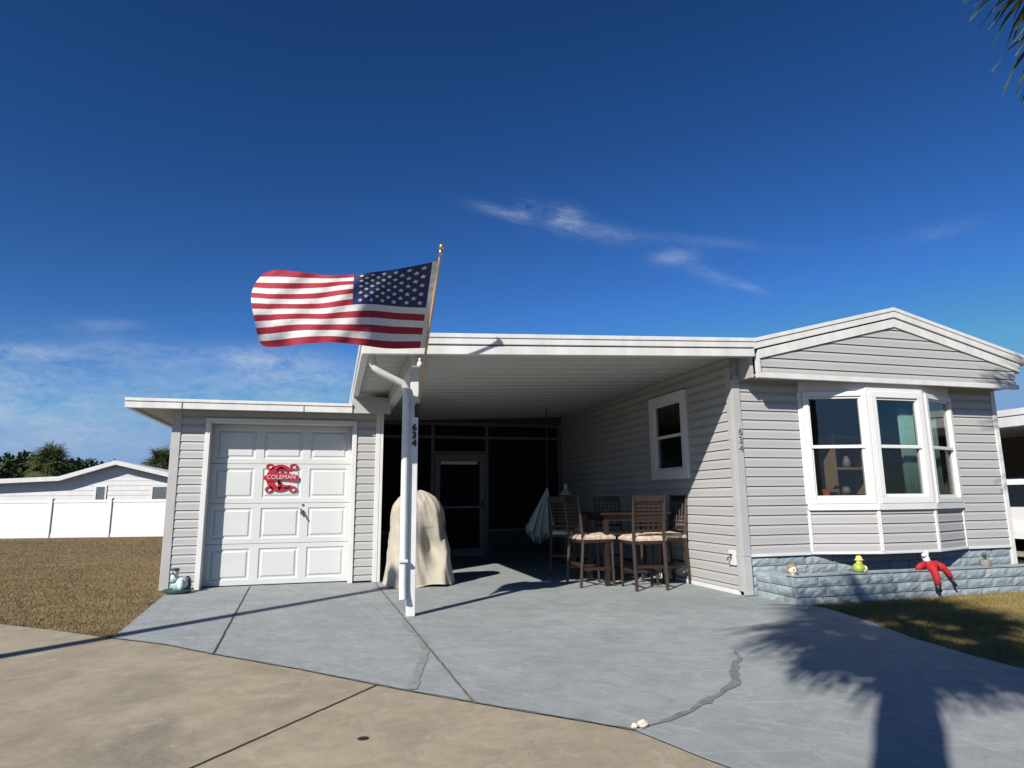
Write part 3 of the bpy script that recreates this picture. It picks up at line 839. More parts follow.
# left edge
def lband(mb, o0, o1, x0, x1, y0, y1): mb.box(x0, x1, y0, y1, cz(CXL, o1), cz(CXL, o0))
lband(fa, 0, .112, CXL - .014, CXL + .08, OV + .101, 12.9); lband(fa, .128, .218, CXL - .002, CXL + .07, OV + .0905, 12.9)
fa.build('fascia', M['white_alu'], cp, bev=.005)
rp = MB(); cband(rp, .004, .125, OV + .101, 12.95, CXL + .081, HX0 + .08); rp.build('roof', M['white_alu'], cp)
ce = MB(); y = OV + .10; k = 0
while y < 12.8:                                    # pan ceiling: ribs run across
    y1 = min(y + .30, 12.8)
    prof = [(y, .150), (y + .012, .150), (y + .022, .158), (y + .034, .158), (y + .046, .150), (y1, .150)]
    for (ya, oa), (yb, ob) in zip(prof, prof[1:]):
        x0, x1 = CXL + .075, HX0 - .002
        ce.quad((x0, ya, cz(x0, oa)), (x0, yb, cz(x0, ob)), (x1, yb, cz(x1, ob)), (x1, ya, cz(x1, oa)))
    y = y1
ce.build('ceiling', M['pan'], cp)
PXc, PYc = .775, 6.62
po = MB(); po.box(PXc - .042, PXc + .042, PYc - .042, PYc + .042, .004, cz(PXc, .17))
po.build('post', M['white'], cp, bev=.006)
be = MB(); be.box(PXc - .05, PXc + .05, OV + .10, 12.7, 2.44, cz(PXc, .152)); be.build('beam', M['white_alu'], cp, bev=.004)
ds = MB()
dpath = [(.33, 6.47, 2.545), (.335, 6.475, 2.47), (.36, 6.48, 2.42), (.42, 6.49, 2.375), (.56, 6.525, 2.315), (.645, 6.548, 2.285), (.683, 6.556, 2.24), (.688, 6.556, 2.15), (.688, 6.556, 1.2), (.690, 6.556, .30), (.690, 6.548, .24), (.690, 6.528, .17)]
ds.tube(dpath, .036, 10)
ds.build('downspout', M['white'], cp, smooth='auto')
dcl = MB(); dcl.box(.645, .73, 6.505, 6.60, .52, .545); dcl.build('downspout_strap', M['white_alu'], cp); 
nm = text_mb('6\n3\n4', .092, .010, Vector((PXc + .004, PYc - .048, 1.755)), X, Z, vstack=True, bold=.004)
nm.build('post_number', M['black'], cp)
lm = MB(); lm.ball((.80, 6.40, 2.455), .028, .028, .034); lm.tube([(.80, 6.40, 2.48), (.80, 6.40, 2.53)], .015, 8); lm.build('eave_lamp', M['white'], cp, smooth=True)

# screen wall at the back of the carport
BW = 12.75
sw = thing('screen_wall', (2.6, BW, 0), 'dark bronze screen room wall with a screen door at the back of the carport', 'screen wall')
fr = MB()
fx = [.66, 1.86, 2.99, 4.50]
for x in (.66, 1.84, 2.93, 4.47): fr.box(x, x + .065, BW - .03, BW + .03, .004, 2.62)
fr.box(.725, 4.47, BW - .028, BW + .028, 2.30, 2.355); fr.box(.725, 4.47, BW - .028, BW + .028, 2.56, 2.62)
fr.box(2.995, 4.47, BW - .028, BW + .028, .48, .53); fr.box(.725, 1.84, BW - .028, BW + .028, .48, .53)
fr.box(1.905, 2.93, BW - .028, BW + .028, 2.0, 2.05); fr.box(.725, 1.84, BW - .028, BW + .028, .004, .05); fr.box(2.995, 4.47, BW - .028, BW + .028, .004, .05)
fr.build('frame', M['alu_dark'], sw)
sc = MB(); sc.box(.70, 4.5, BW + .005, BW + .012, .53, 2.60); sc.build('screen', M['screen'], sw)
kp = MB(); kp.box(.726, 1.84, BW - .015, BW + .004, .051, .479); kp.box(2.996, 4.47, BW - .015, BW + .004, .051, .479); kp.build('kick_panel', M['kick'], sw)
up_ = MB(); up_.prism([(.62, BW - .01, 2.62), (4.57, BW - .01, 2.62), (4.57, BW - .01, cz(4.57, .14)), (.62, BW - .01, cz(.62, .10))], (0, .03, 0)); up_.build('header_panel', M['kick'], sw)
dr = MB()
DX0, DX1 = 1.915, 2.922
dr.box(DX0, DX0 + .11, BW - .045, BW - .005, .02, 1.99); dr.box(DX1 - .11, DX1, BW - .045, BW - .005, .02, 1.99)
dr.box(DX0 + .11, DX1 - .11, BW - .045, BW - .005, .02, .17); dr.box(DX0 + .11, DX1 - .11, BW - .045, BW - .005, 1.86, 1.99)
dr.box(DX0 + .11, DX1 - .11, BW - .045, BW - .005, .94, .98)
do = dr.build('screen_door', simple('grey_door_frame', (.13, .13, .135), .5, .1, 5), sw, bev=.004)
gl = MB(); gl.box(DX0 + .1, DX1 - .1, BW - .028, BW - .022, .16, 1.87); gl.build('door_glass', M['screen'], do)
hd = MB(); hd.box(DX1 - .075, DX1 - .035, BW - .075, BW - .046, .93, 1.09); hd.build('door_handle', M['black'], do, bev=.006)
bl = MB(); bl.box(DX0 + .12, DX1 - .16, BW - .062, BW - .046, 1.79, 1.85); bl.build('door_closer', M['white_alu'], do)
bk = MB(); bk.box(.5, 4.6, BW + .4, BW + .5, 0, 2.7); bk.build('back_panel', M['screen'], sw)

# ------------------------------------------------------------------ GARAGE
GX0, GX1, GY = -2.045, .645, 9.415
ga = thing('garage', (-.7, GY, 0), 'grey sided garage shed with white panelled door and flat overhanging roof', 'garage')
DXL, DXR, DT = -1.60, .245, 2.155                       # door opening
gsd = MB()
siding(gsd, Vector((GX0, GY, 0)), X, -Y, GX1 - GX0, .03, 2.34, holes=[(DXL - .01 - GX0, DXR + .01 - GX0, -1, DT + .01)], pitch=.112, start=.0)
siding(gsd, Vector((GX0, 14, 0)), -Y, -X, 14 - GY, .03, 2.34, start=.0)
gsd.build('siding', M['siding'], ga)
iw = MB(); iw.box(GX1 - .10, GX1 - .004, GY + .01, BW + .1, 0, 2.72)
iw.build('carport_side_wall', M['siding'], ga)
bw2 = MB(); bw2.box(GX0 + .01, GX1 - .11, 13.9, 13.98, 0, 2.35); bw2.build('back_wall', M['siding'], ga)
ct = MB(); ct.box(GX0 - .026, GX0 + .085, GY - .026, GY + .012, .005, 2.33); ct.box(GX0 - .026, GX0 + .012, GY + .0125, GY + .09, .005, 2.33)
ct.build('corner_trim', M['siding'], ga, bev=.006)
ct = MB(); ct.box(GX1 - .075, GX1 - .012, GY - .03, GY + .012, .005, 2.36); ct.box(GX1 - .010, GX1 + .03, GY - .026, GY + .07, .005, 2.40); ct.build('corner_trim', M['white'], ga, bev=.005)
dt = MB()
dt.box(DXL - .062, DXL, GY - .032, GY + .16, .004, DT); dt.box(DXR, DXR + .062, GY - .032, GY + .16, .004, DT); dt.box(DXL - .062, DXR + .062, GY - .033, GY + .16, DT, DT + .065)
dt.build('door_trim', M['white'], ga, bev=.004)
# sectional door
DY = GY + .165
gd = MB()
W_, rows, cols = DXR - DXL, 4, 3
rh = (DT - .015) / rows
for r in range(rows):
    z0 = .015 + r * rh + .003; z1 = .015 + (r + 1) * rh - .003
    # panel face with recessed mouldings
    cw = W_ / cols
    xs = [DXL]
    holes = []
    for c in range(cols):
        hx0 = DXL + c * cw + .055; hx1 = DXL + (c + 1) * cw - .055 ; hz0 = z0 + .065; hz1 = z1 - .06
        if c == 0: hx0 += .0
        holes.append((hx0, hx1, hz0, hz1))
    y0 = DY
    q = lambda xa, xb, za, zb, yy=y0: gd.quad((xa, yy, za), (xb, yy, za), (xb, yy, zb), (xa, yy, zb))
    hz0, hz1 = holes[0][2], holes[0][3]
    q(DXL, DXR, z0, hz0); q(DXL, DXR, hz1, z1)
    px = DXL
    for hx0, hx1, _, _ in holes:
        q(px, hx0, hz0, hz1); px = hx1
    q(px, DXR, hz0, hz1)
    gd.quad((DXL, y0, z1), (DXR, y0, z1), (DXR, y0 + .03, z1 + .003), (DXL, y0 + .03, z1 + .003)); gd.quad((DXL, y0 + .03, z0 - .003), (DXR, y0 + .03, z0 - .003), (DXR, y0, z0), (DXL, y0, z0))
    for hx0, hx1, hz0, hz1 in holes:
        lev = [(0, 0), (.014, .012), (.030, .012), (.048, .001)]
        for (i0, d0), (i1, d1) in zip(lev, lev[1:]):
            A = [(hx0 + i0, y0 + d0, hz0 + i0), (hx1 - i0, y0 + d0, hz0 + i0), (hx1 - i0, y0 + d0, hz1 - i0), (hx0 + i0, y0 + d0, hz1 - i0)]
            B = [(hx0 + i1, y0 + d1, hz0 + i1), (hx1 - i1, y0 + d1, hz0 + i1), (hx1 - i1, y0 + d1, hz1 - i1), (hx0 + i1, y0 + d1, hz1 - i1)]
            for k in range(4): gd.quad(A[k], A[(k + 1) % 4], B[(k + 1) % 4], B[k])
        i1, d1 = lev[-1]
        q(hx0 + i1, hx1 - i1, hz0 + i1, hz1 - i1, y0 + d1)
gd.box(DXL, DXR, DY + .04, DY + .06, 0, DT)
gdo = gd.build('garage_door', M['door_white'], ga)
sg = MB(); sg.box(DXL, DXR, DY - .004, DY + .03, .002, .016); sg.build('bottom_seal', M['black'], gdo)
hx = DXL + 2 * W_ / 3
hd = MB(); hd.lathe([(.03, 0), (.032, .008), (.02, .014)], (0, 0, 0), 14)
hd.v = [(hx - .02 + a, DY - c - .001, 1.055 - .10 + b) for a, b, c in hd.v]
hd.tube([(hx - .02, DY - .014, .955), (hx - .02, DY - .045, .955)], .010, 8)
hd.tube([(hx - .045, DY - .045, 1.005), (hx - .02, DY - .048, .955), (hx + .012, DY - .045, .89)], [.011, .014, .011], 8)
hd.lathe([(.018, 0), (.018, .006)], (0, 0, 0), 12)
n0 = len(hd.v) - 24
for i in range(n0, len(hd.v)): a, b, c = hd.v[i]; hd.v[i] = (hx - .015 + a, DY - c - .001, 1.055 + b)
hd.build('door_handle', M['hardware'], gdo, smooth='auto')
# roof
GE0, GE1, GF = -2.575, .60, 9.12
gf = MB(); gf.box(GE0, .225, GF - .012, GF + .06, 2.385, 2.425); gf.box(GE0 + .002, .225, GF, GF + .06, 2.298, 2.3845)
gf.box(GE0 - .012, GE0 + .06, GF + .061, 14.4, 2.385, 2.425); gf.box(GE0, GE0 + .058, GF + .061, 14.4, 2.298, 2.3845)
gf.build('fascia', M['white_alu'], ga, bev=.004)
for sx in (-1.92, -.42):
    q_ = MB(); q_.box(sx, sx + .004, GF - .0125, GF - .0005, 2.30, 2.384); q_.build('fascia_seam', M['fix_grey'], ga)
gr = MB(); gr.box(GE0 + .061, GX1 - .005, GF + .061, 14.4, 2.345, 2.42); gr.build('roof', M['white_alu'], ga)
gs2 = MB(); gs2.box(GE0 + .061, GX1 - .012, GF + .061, GY + .02, 2.325, 2.343); gs2.box(GE0 + .061, GX0 + .02, GY + .021, 14.2, 2.325, 2.343); gs2.build('soffit', M['siding'], ga)
# short boxed end where garage roof meets the carport edge
ge = MB(); ge.box(.2255, GX1 + .10, GF + .02, GF + .05, 2.30, 2.53); ge.build('end_panel', M['siding'], ga)

# ------------------------------------------------------------------ MONOGRAM on the door
mg = thing('monogram_sign', (-.675, DY, 1.42), 'red scrolled monogram letter C with a name banner on the white garage door', 'sign')
LC = Vector((-.685, DY - .006, 1.425))
def flat_arc(mb, c, r0, r1, a0, a1, sx=1, sz=1, n=30, th=.010, taper=None):
    pts_o = []; pts_i = []
    for i in range(n + 1):
        a = a0 + (a1 - a0) * i / n; k = taper(i / n) if taper else 1
        rm = (r0 + r1) / 2; hw = (r1 - r0) / 2 * k
        pts_o.append(c + Vector((math.cos(a) * (rm + hw) * sx, 0, math.sin(a) * (rm + hw) * sz)))
        pts_i.append(c + Vector((math.cos(a) * (rm - hw) * sx, 0, math.sin(a) * (rm - hw) * sz)))
    for i in range(n):
        mb.prism([pts_i[i], pts_i[i + 1], pts_o[i + 1], pts_o[i]], (0, -th, 0))
lt = MB()
flat_arc(lt, LC, .115, .195, R_(42), R_(318), 1.0, 1.0, taper=lambda f: .35 + .75 * math.sin(PI * f))
for sx in (-1, 1):
    for sz in (-1, 1):
        c = LC + Vector((sx * .155, 0, sz * .155))
        flat_arc(lt, c, .030, .054, R_(0), R_(360) if sz < 0 else R_(360), 1.0, .85, 18)
# inner flourishes
flat_arc(lt, LC + Vector((-.01, 0, .07)), .05, .066, R_(20), R_(200), 1, 1.25, 16)
flat_arc(lt, LC + Vector((.04, 0, .085)), .03, .043, R_(-160), R_(90), 1, 1.1, 16)
flat_arc(lt, LC + Vector((.08, 0, -.06)), .085, .108, R_(150), R_(290), 1.2, .8, 18)
flat_arc(lt, LC + Vector((.10, 0, -.02)), .10, .118, R_(180), R_(285), 1.3, .8, 18)
flat_arc(lt, LC + Vector((-.02, 0, -.10)), .008, .022, R_(0), R_(360), 1, 3.2, 14)
flat_arc(lt, LC + Vector((-.0, 0, .10)), .008, .020, R_(0), R_(360), 1, 2.6, 14)
lt.build('letter', M['red_vinyl'], mg)
bn = MB()
bpts = []
for i in range(25):
    u = -.228 + .456 * i / 24; bpts.append((u, .047 + .012 * math.cos(u * 14)))
low = [(u, -.047 + .010 * math.cos(u * 14)) for u, _ in bpts]
poly = bpts + low[::-1]
for i in range(24):
    k = lambda p: LC + Vector((p[0], -.012, p[1] + .01))
    e0 = 1 - .55 * max(0, (abs(bpts[i][0]) - .19) / .038); e1 = 1 - .55 * max(0, (abs(bpts[i + 1][0]) - .19) / .038)
    a = (bpts[i][0], bpts[i][1] * e0); b = (bpts[i + 1][0], bpts[i + 1][1] * e1); c = (low[i + 1][0], low[i + 1][1] * e1); d = (low[i][0], low[i][1] * e0)
    bn.prism([k(d), k(c), k(b), k(a)], (0, -.008, 0))
bn.build('banner', M['red_vinyl'], mg)
tx = text_mb('COLEMAN', .082, .006, LC + Vector((0, -.024, .012)), X, Z, bold=-.0008, sx=.98)
tx.build('lettering', M['white'], mg)

# ------------------------------------------------------------------ FLAG
def unproj_y(px, py, y):
    v = _d(px, py); r = RM @ v
    return EYE + r * (y / r.y)
brk = Vector((PXc + .025, PYc - .065, 2.01)); tip = unproj_y(441, 250, 5.69)
fp = thing('flagpole', tuple(brk), 'tan wooden flagpole with brass ball end leaning out from the white carport post', 'flagpole')
pm = MB(); pm.tube([brk - (tip - brk).normalized() * .03, brk.lerp(tip, .5), tip], [.013, .013, .012], 10); pm.build('pole', M['pole'], fp, smooth='auto')
fm = MB(); dv = (tip - brk).normalized(); fm.ball(tip + dv * .03, .026, .026, .028); fm.tube([tip - dv * .06, tip], [.015, .018], 10); fm.build('finial', M['brass'], fp, smooth=True)
bm_ = MB(); bm_.tube([brk - dv * .05, brk + dv * .08], .020, 10); bm_.box(PXc + .004, PXc + .041, PYc - .052, PYc - .0425, 1.94, 2.07); bm_.box(PXc + .014, PXc + .038, PYc - .07, PYc - .052, 1.96, 2.01)
bm_.build('bracket', M['black'], fp, smooth='auto')

def lerp_tab(tab, u):
    for (u0, *a), (u1, *b) in zip(tab, tab[1:]):
        if u <= u1:
            t = (u - u0) / (u1 - u0); t2 = t
            return [x + (y - x) * t2 for x, y in zip(a, b)]
    return list(tab[-1][1:])
def smooth_tab(tab, u, h=.05):
    n = 5; acc_ = None
    for i in range(n):
        v = lerp_tab(tab, min(1, max(0, u + h * (i - 2) / 2)))
        acc_ = v if acc_ is None else [a + b for a, b in zip(acc_, v)]
    return [a / n for a in acc_]
TOP = [(0, 438.5, 261), (.18, 398, 269), (.44, 354, 274.5), (.6, 328, 275.5), (.75, 303, 272.5), (.9, 280, 269.5), (1, 268, 271)]
BOT = [(0, 425, 348), (.2, 389, 349), (.40, 356, 344.5), (.55, 333, 342), (.72, 306, 343.5), (.88, 280, 347), (1, 266, 347)]
def flag_pt(u, v, off=0.0):
    tx_, ty = smooth_tab(TOP, u); bx, by = smooth_tab(BOT, u)
    if u < .03:
        tx_, ty = lerp_tab(TOP, u); bx, by = lerp_tab(BOT, u)
    k = math.sin(PI * min(1, u / .9)) ** 2 if u < .9 else 0
    gg = v + (-.10 * math.sin(PI * v)) * math.sin(PI * min(1, u * 1.1)) ** 1.0
    gg += .040 * math.sin(8.5 * u + 4 * v + .4) * min(1, u * 1.6) * (4 * v * (1 - v))
    px = tx_ + (bx - tx_) * gg; py = ty + (by - ty) * gg
    s = max(0, (u - .62) / .38)
    px -= (17.5 * math.sin(PI * gg) ** .55 + 2.5 * math.sin(7 * gg)) * s * s
    z_t = (tip - brk)
    yh = lerp_tab([(0, tip.y + .04), (1, brk.y + (tip.y - brk.y) * .40)], v)[0]
    yf = 5.69
    e_ = min(1, u / .42); e_ = e_ * e_ * (3 - 2 * e_)
    yv = yh * (1 - e_) + yf * e_
    yv += (.030 * math.sin(10.5 * u - 2.6 * v + .9) + .019 * math.sin(18 * u + 6.0 * v) + .010 * math.sin(31 * u - 12 * v)) * min(1, u * 2.2)
    yv += .20 * s * s * math.cos(PI * gg) + off
    return unproj_y(px, py, yv)
NU, NV = 75, 39
fm = MB(); vs = []
for i in range(NU + 1):
    for j in range(NV + 1): vs.append(flag_pt(i / NU, j / NV))
fs = []; mi = []
for i in range(NU):
    for j in range(NV):
        a = i * (NV + 1) + j
        fs.append((a, a + 1, a + NV + 2, a + NV + 1))
        st = j // 3
        mi.append(2 if (i < NU * .427 and st < 7) else (0 if st % 2 == 0 else 1))
        if i < 2: mi[-1] = 1
fm.v = [tuple(p) for p in vs]; fm.f = fs; fm.mi = mi
# stars, both faces
for r in range(9):
    nc = 6 if r % 2 == 0 else 5
    for c in range(nc):
        uc = .027 + (.427 - .027) * ((c * 2 + 1 + (0 if r % 2 == 0 else 1)) / 12); vc = (7 / 13) * (r + 1) / 10
        for sgn in (-1, 1):
            ring = []
            for k in range(10):
                a = PI / 2 + k * PI / 5; rr = 1 if k % 2 == 0 else .40
                ring.append(flag_pt(uc + .0165 * rr * math.cos(a), vc - .0300 * rr * math.sin(a), sgn * .006))
            fm.cur = 1; fm.add(ring, [tuple(range(10))])
flag = fm.build('flag', [M['fl_red'], M['fl_white'], M['fl_blue']], None, smooth=True)
tag(flag, 'red and white striped flag with starry navy corner flying from the tan pole', 'flag')

# ------------------------------------------------------------------ BLOCK PLANTER + FIGURES
PLX, PLY, PT = 4.69, 5.975, .288
pl = thing('block_planter', (6.6, 6.1, 0), 'low pale blue painted block planter wall in front of the bay window', 'planter')
pw = MB(); rb = random.Random(9)
blocks(pw, Vector((PLX, PLY + .03, -.03)), X, -Y, 9.05 - PLX, 0, PT + .02, 3, .30, rb, .0045)
blocks(pw, Vector((PLX + .03, 6.66, -.03)), -Y, -X, 6.66 - PLY - .03, 0, PT + .02, 3, .30, rb, .0045)
pw.box(PLX + .0305, 9.05, PLY + .0305, PLY + .16, -.03, PT - .004); pw.box(PLX + .0305, PLX + .16, PLY + .1605, 6.66, -.03, PT - .004)
# rough caps
for i in range(15):
    x0 = PLX + .0 + i * .291; x1 = x0 + .286
    pw.box(x0, min(x1, 9.05), PLY + .006 + rb.uniform(-.004, .004), PLY + .165, PT - .003, PT + .004 + rb.uniform(0, .006))
pw.build('wall', M['block'], pl)
so_ = MB(); n = 40; vs = []
rs = random.Random(2)
for i in range(n + 1):
    for j in range(5): vs.append((PLX + .15 + (9.0 - PLX - .15) * i / n, PLY + .15 + (HY + .02 - PLY - .15) * j / 4, .13 + rs.uniform(0, .035)))
so_.add(vs, [(i * 5 + j, (i + 1) * 5 + j, (i + 1) * 5 + j + 1, i * 5 + j + 1) for i in range(n) for j in range(4)])
so_.build('soil', M['soil'], pl)
FT = PT + .008
# stone head
hdm = thing('stone_ornament', (4.79, 6.05, FT), 'small weathered tan stone head ornament on the planter corner by the driveway', 'ornament')
m = MB(); m.ball((4.79, 6.05, FT + .068), .058, .055, .068, 16, 12); m.ball((4.79, 5.995, FT + .058), .014, .018, .018, 8, 6); m.box(4.755, 4.825, 6.02, 6.09, FT, FT + .02)
m.build('head', M['stone'], hdm, smooth=True)
m = MB(); m.ball((4.79, 6.062, FT + .098), .064, .058, .045, 14, 8); m.build('hair', simple('brown_glaze', (.30, .20, .13), .7, .3, 20), hdm, smooth=True)
m = MB(); m.ball((4.768, 5.999, FT + .075), .009, .006, .009, 8, 6); m.build('eye', M['black'], hdm); m = MB(); m.ball((4.812, 5.999, FT + .075), .009, .006, .009, 8, 6); m.build('eye', M['black'], hdm)
# yellow-green gnome
gnm = thing('garden_gnome', (5.585, 6.06, FT), 'small yellow and green garden figure sitting on the planter wall left of the red doll', 'ornament')
yel = simple('yellow_glaze', (.75, .68, .16), .4, .12, 12); grn = simple('lime_glaze', (.30, .42, .05), .4, .2, 12); crm = simple('cream_glaze', (.80, .76, .52), .45, .1, 10)
m = MB(); m.lathe([(.055, 0), (.085, .015), (.09, .05), (.075, .09), (.045, .115)], (5.575, 6.06, FT), 18); m.build('body', grn, gnm, smooth=True)
m = MB(); m.ball((5.635, 6.03, FT + .045), .052, .05, .045); m.ball((5.60, 6.005, FT + .02), .04, .035, .02); m.build('apron', crm, gnm, smooth=True)
m = MB(); m.ball((5.58, 6.05, FT + .135), .046, .044, .042); m.build('head', yel, gnm, smooth=True)
m = MB(); m.lathe([(.062, 0), (.064, .008), (.045, .016), (.040, .045), (.02, .062)], (5.58, 6.05, FT + .155), 16); m.build('hat', yel, gnm, smooth=True)
m = MB(); m.ball((5.563, 6.008, FT + .14), .006, .005, .007, 8, 6); m.build('eye', M['black'], gnm); m = MB(); m.ball((5.597, 6.008, FT + .14), .006, .005, .007, 8, 6); m.build('eye', M['black'], gnm)
gnm.scale = (.74, .74, .80); gnm.location.x += .0
hdm.scale = (.82, .82, .82); hdm.location.x -= .07
# red doll flopped over the wall
dol = thing('stuffed_doll', (6.55, 6.0, PT), 'red suited stuffed doll with black boots hanging over the planter wall', 'doll')
red = cloth_mat('red_felt', (.40, .010, .016)); wht = cloth_mat('white_plush', (.74, .73, .71))
m = MB()
m.ball((6.57, 6.02, PT + .055), .125, .10, .062)
m.tube([(6.64, 6.01, PT + .06), (6.74, 5.975, PT + .03), (6.80, 5.925, PT - .05), (6.82, 5.915, PT - .10)], [.058, .050, .034, .022], 10)
m.tube([(6.50, 6.0, PT + .05), (6.525, 5.945, PT + .01), (6.535, 5.915, PT - .09), (6.52, 5.905, PT - .17)], [.062, .058, .046, .036], 10)
m.tube([(6.48, 6.03, PT + .06), (6.38, 6.02, PT + .052), (6.29, 6.01, PT + .028)], [.05, .042, .026], 10)
m.build('suit', red, dol, smooth=True)
m = MB(); m.tube([(6.52, 5.905, PT - .16), (6.512, 5.902, PT - .215), (6.545, 5.88, PT - .245)], [.036, .036, .026], 9)
m.build('boot', M['black'], dol, smooth=True)
m = MB(); m.tube([(6.82, 5.915, PT - .095), (6.845, 5.905, PT - .16), (6.872, 5.898, PT - .195)], [.020, .019, .018], 9); m.build('boot', M['black'], dol, smooth=True)
m = MB(); m.tube([(6.55, 6.04, PT + .09), (6.53, 6.05, PT + .15), (6.515, 6.05, PT + .195)], [.052, .045, .040], 10); m.ball((6.485, 6.03, PT + .185), .04, .03, .028); m.ball((6.555, 6.05, PT + .20), .034, .03, .034); m.build('beard', wht, dol, smooth=True)
dol.scale = (.72, .85, .88); dol.location.x -= .055
# potted plant
ptp = thing('potted_plant', (7.36, 6.06, FT), 'green leafed plant in a small grey stone pot on the planter wall', 'potted plant')
m = MB(); m.lathe([(.075, 0), (.09, .03), (.095, .075), (.085, .08), (.08, .06)], (7.36, 6.06, FT), 18); m.build('pot', simple('grey_stone_pot', (.26, .24, .22), .9, .35, 25, .5, 40), ptp, smooth='auto')
m = MB(); rp_ = random.Random(3)
for i in range(26):
    a = rp_.uniform(0, 2 * PI); e = rp_.uniform(.7, 1.45); d = Vector((math.cos(a) * math.cos(e) * .8 - .25, math.sin(a) * math.cos(e), math.sin(e))).normalized(); l = rp_.uniform(.08, .15)
    b = Vector((7.36, 6.06, FT + .07)); s = d.orthogonal().normalized() * .018
    m.add([b, b + d * l * .5 + s, b + d * l, b + d * l * .5 - s], [(0, 1, 2, 3)])
m.build('leaves', simple('bright_green_leaf', (.10, .30, .06), .5, .3, 9), ptp)

ptp.scale = (.66, .66, .95)
# goose planter at the garage corner
gz = thing('duck_ornament', (-1.80, 9.13, 0), 'pale blue duck ornament in a dark green dish beside the garage door', 'ornament')
gc = simple('pale_blue_glaze', (.46, .60, .62), .35, .15, 8); gg_ = simple('green_glaze_dish', (.04, .12, .085), .35, .25, 8)
cx, cy = -1.80, 9.13
m = MB(); m.lathe([(.12, .006), (.185, .02), (.205, .055), (.195, .062), (.17, .04)], (cx, cy, .002), 22); m.build('dish', gg_, gz, smooth='auto')
m = MB(); m.ball((cx + .02, cy, .14), .12, .10, .11, 18, 12); m.tube([(cx - .03, cy - .02, .18), (cx - .05, cy - .03, .25), (cx - .045, cy - .04, .30)], [.075, .055, .05], 12); m.ball((cx - .045, cy - .045, .315), .062, .058, .055); m.build('body', gc, gz, smooth=True)
m = MB(); m.tube([(cx - .06, cy - .095, .31), (cx - .075, cy - .135, .302)], [.022, .014], 8, squash=.6); m.build('beak', simple('ochre_beak', (.40, .30, .12), .5, .1, 8), gz, smooth=True)
m = MB(); m.ball((cx + .05, cy - .085, .14), .045, .03, .085); m.build('wing', simple('pale_wing', (.62, .72, .72), .4, .1, 10), gz, smooth=True)
m = MB(); m.lathe([(.03, 0), (.064, .0), (.066, .02), (.045, .03)], (cx - .045, cy - .045, .345), 14); m.ball((cx + .12, cy + .04, .13), .06, .05, .12); m.build('dark_bonnet', simple('dark_teal_glaze', (.035, .055, .06), .4, .2, 10), gz, smooth=True)
m = MB(); m.ball((cx - .075, cy - .093, .33), .008, .006, .008, 8, 6); m.build('eye', M['black'], gz); m = MB(); m.ball((cx - .02, cy - .098, .33), .008, .006, .008, 8, 6); m.build('eye', M['black'], gz)
gz.scale = (.82, .82, .82)

# ------------------------------------------------------------------ COVERED GRILL
gc_ = thing('covered_grill', (1.17, 8.98, 0), 'tall grill under a creased beige cloth cover behind the carport post', 'grill')
m = MB(); NA, NZ = 110, 60; vs = []
def grill_pt(a, t):
    # t 0 bottom .. 1 top
    z = 1.24 * t
    base_w, base_d = .445, .36
    if t < .74: k = 1 - .24 * (t / .74)
    else:
        q = (t - .74) / .26; k = .76 * max(0, 1 - q ** 2.0) ** .6
    ca, sa = math.cos(a), math.sin(a)
    n_ = 4.0
    rr = (abs(ca) ** n_ + abs(sa) ** n_) ** (-1 / n_)
    x = base_w * rr * ca * k; yv = base_d * rr * sa * k
    w3 = Vector((ca * 1.5, sa * 1.5, t * .75))
    rdg = (1 - abs(mnoise.noise(w3 * 1.45 + Vector((3, 1, 7))))) ** 4
    rdg2 = (1 - abs(mnoise.noise(Vector((ca * 3 + t * 1.2, sa * 3, t * 1.2)) + Vector((9, 4, 2))))) ** 5
    fold = (.022 * math.sin(5 * a + 1.5 * t + .6) + .010 * math.sin(11 * a - 2 * t + 1.2)) * (1.15 - t) + .050 * (rdg - .5) * (1 - .45 * t) + .018 * (rdg2 - .4)
    d = Vector((ca, sa, 0))
    p = Vector((x, yv, z + .025 * (rdg - .5) * (1 if t > .6 else 0))) + d * fold * (1 if t < .93 else .4)
    # deep sag across the front
    if sa < 0:
        q = math.exp(-((x - .16 + .25 * (z - .5)) / .11) ** 2 - ((z - .48) / .26) ** 2)
        p.y += .20 * q
        q2 = math.exp(-((x - .33 - .18 * (z - .7)) / .05) ** 2 - ((z - .72) / .15) ** 2)
        p.y += .10 * q2
    p.x -= .06 * t
    if t < .02: p.z = .02 + .02 * math.sin(4 * a)
    return Vector((1.17, 8.98, 0)) + p
for i in range(NZ + 1):
    for k in range(NA): vs.append(grill_pt(2 * PI * k / NA, min(.995, i / NZ)))
m.add(vs, [(i * NA + k, i * NA + (k + 1) % NA, (i + 1) * NA + (k + 1) % NA, (i + 1) * NA + k) for i in range(NZ) for k in range(NA)] + [tuple(NZ * NA + k for k in range(NA))])
m.build('cover', M['cream'], gc_, smooth=True)
for sx in (-.3, .3):
    m = MB(); m.tube([(1.17 + sx - .03, 9.05, .06), (1.17 + sx + .03, 9.05, .06)], .055, 14); m.build('wheel', M['rubber'], gc_, smooth='auto')

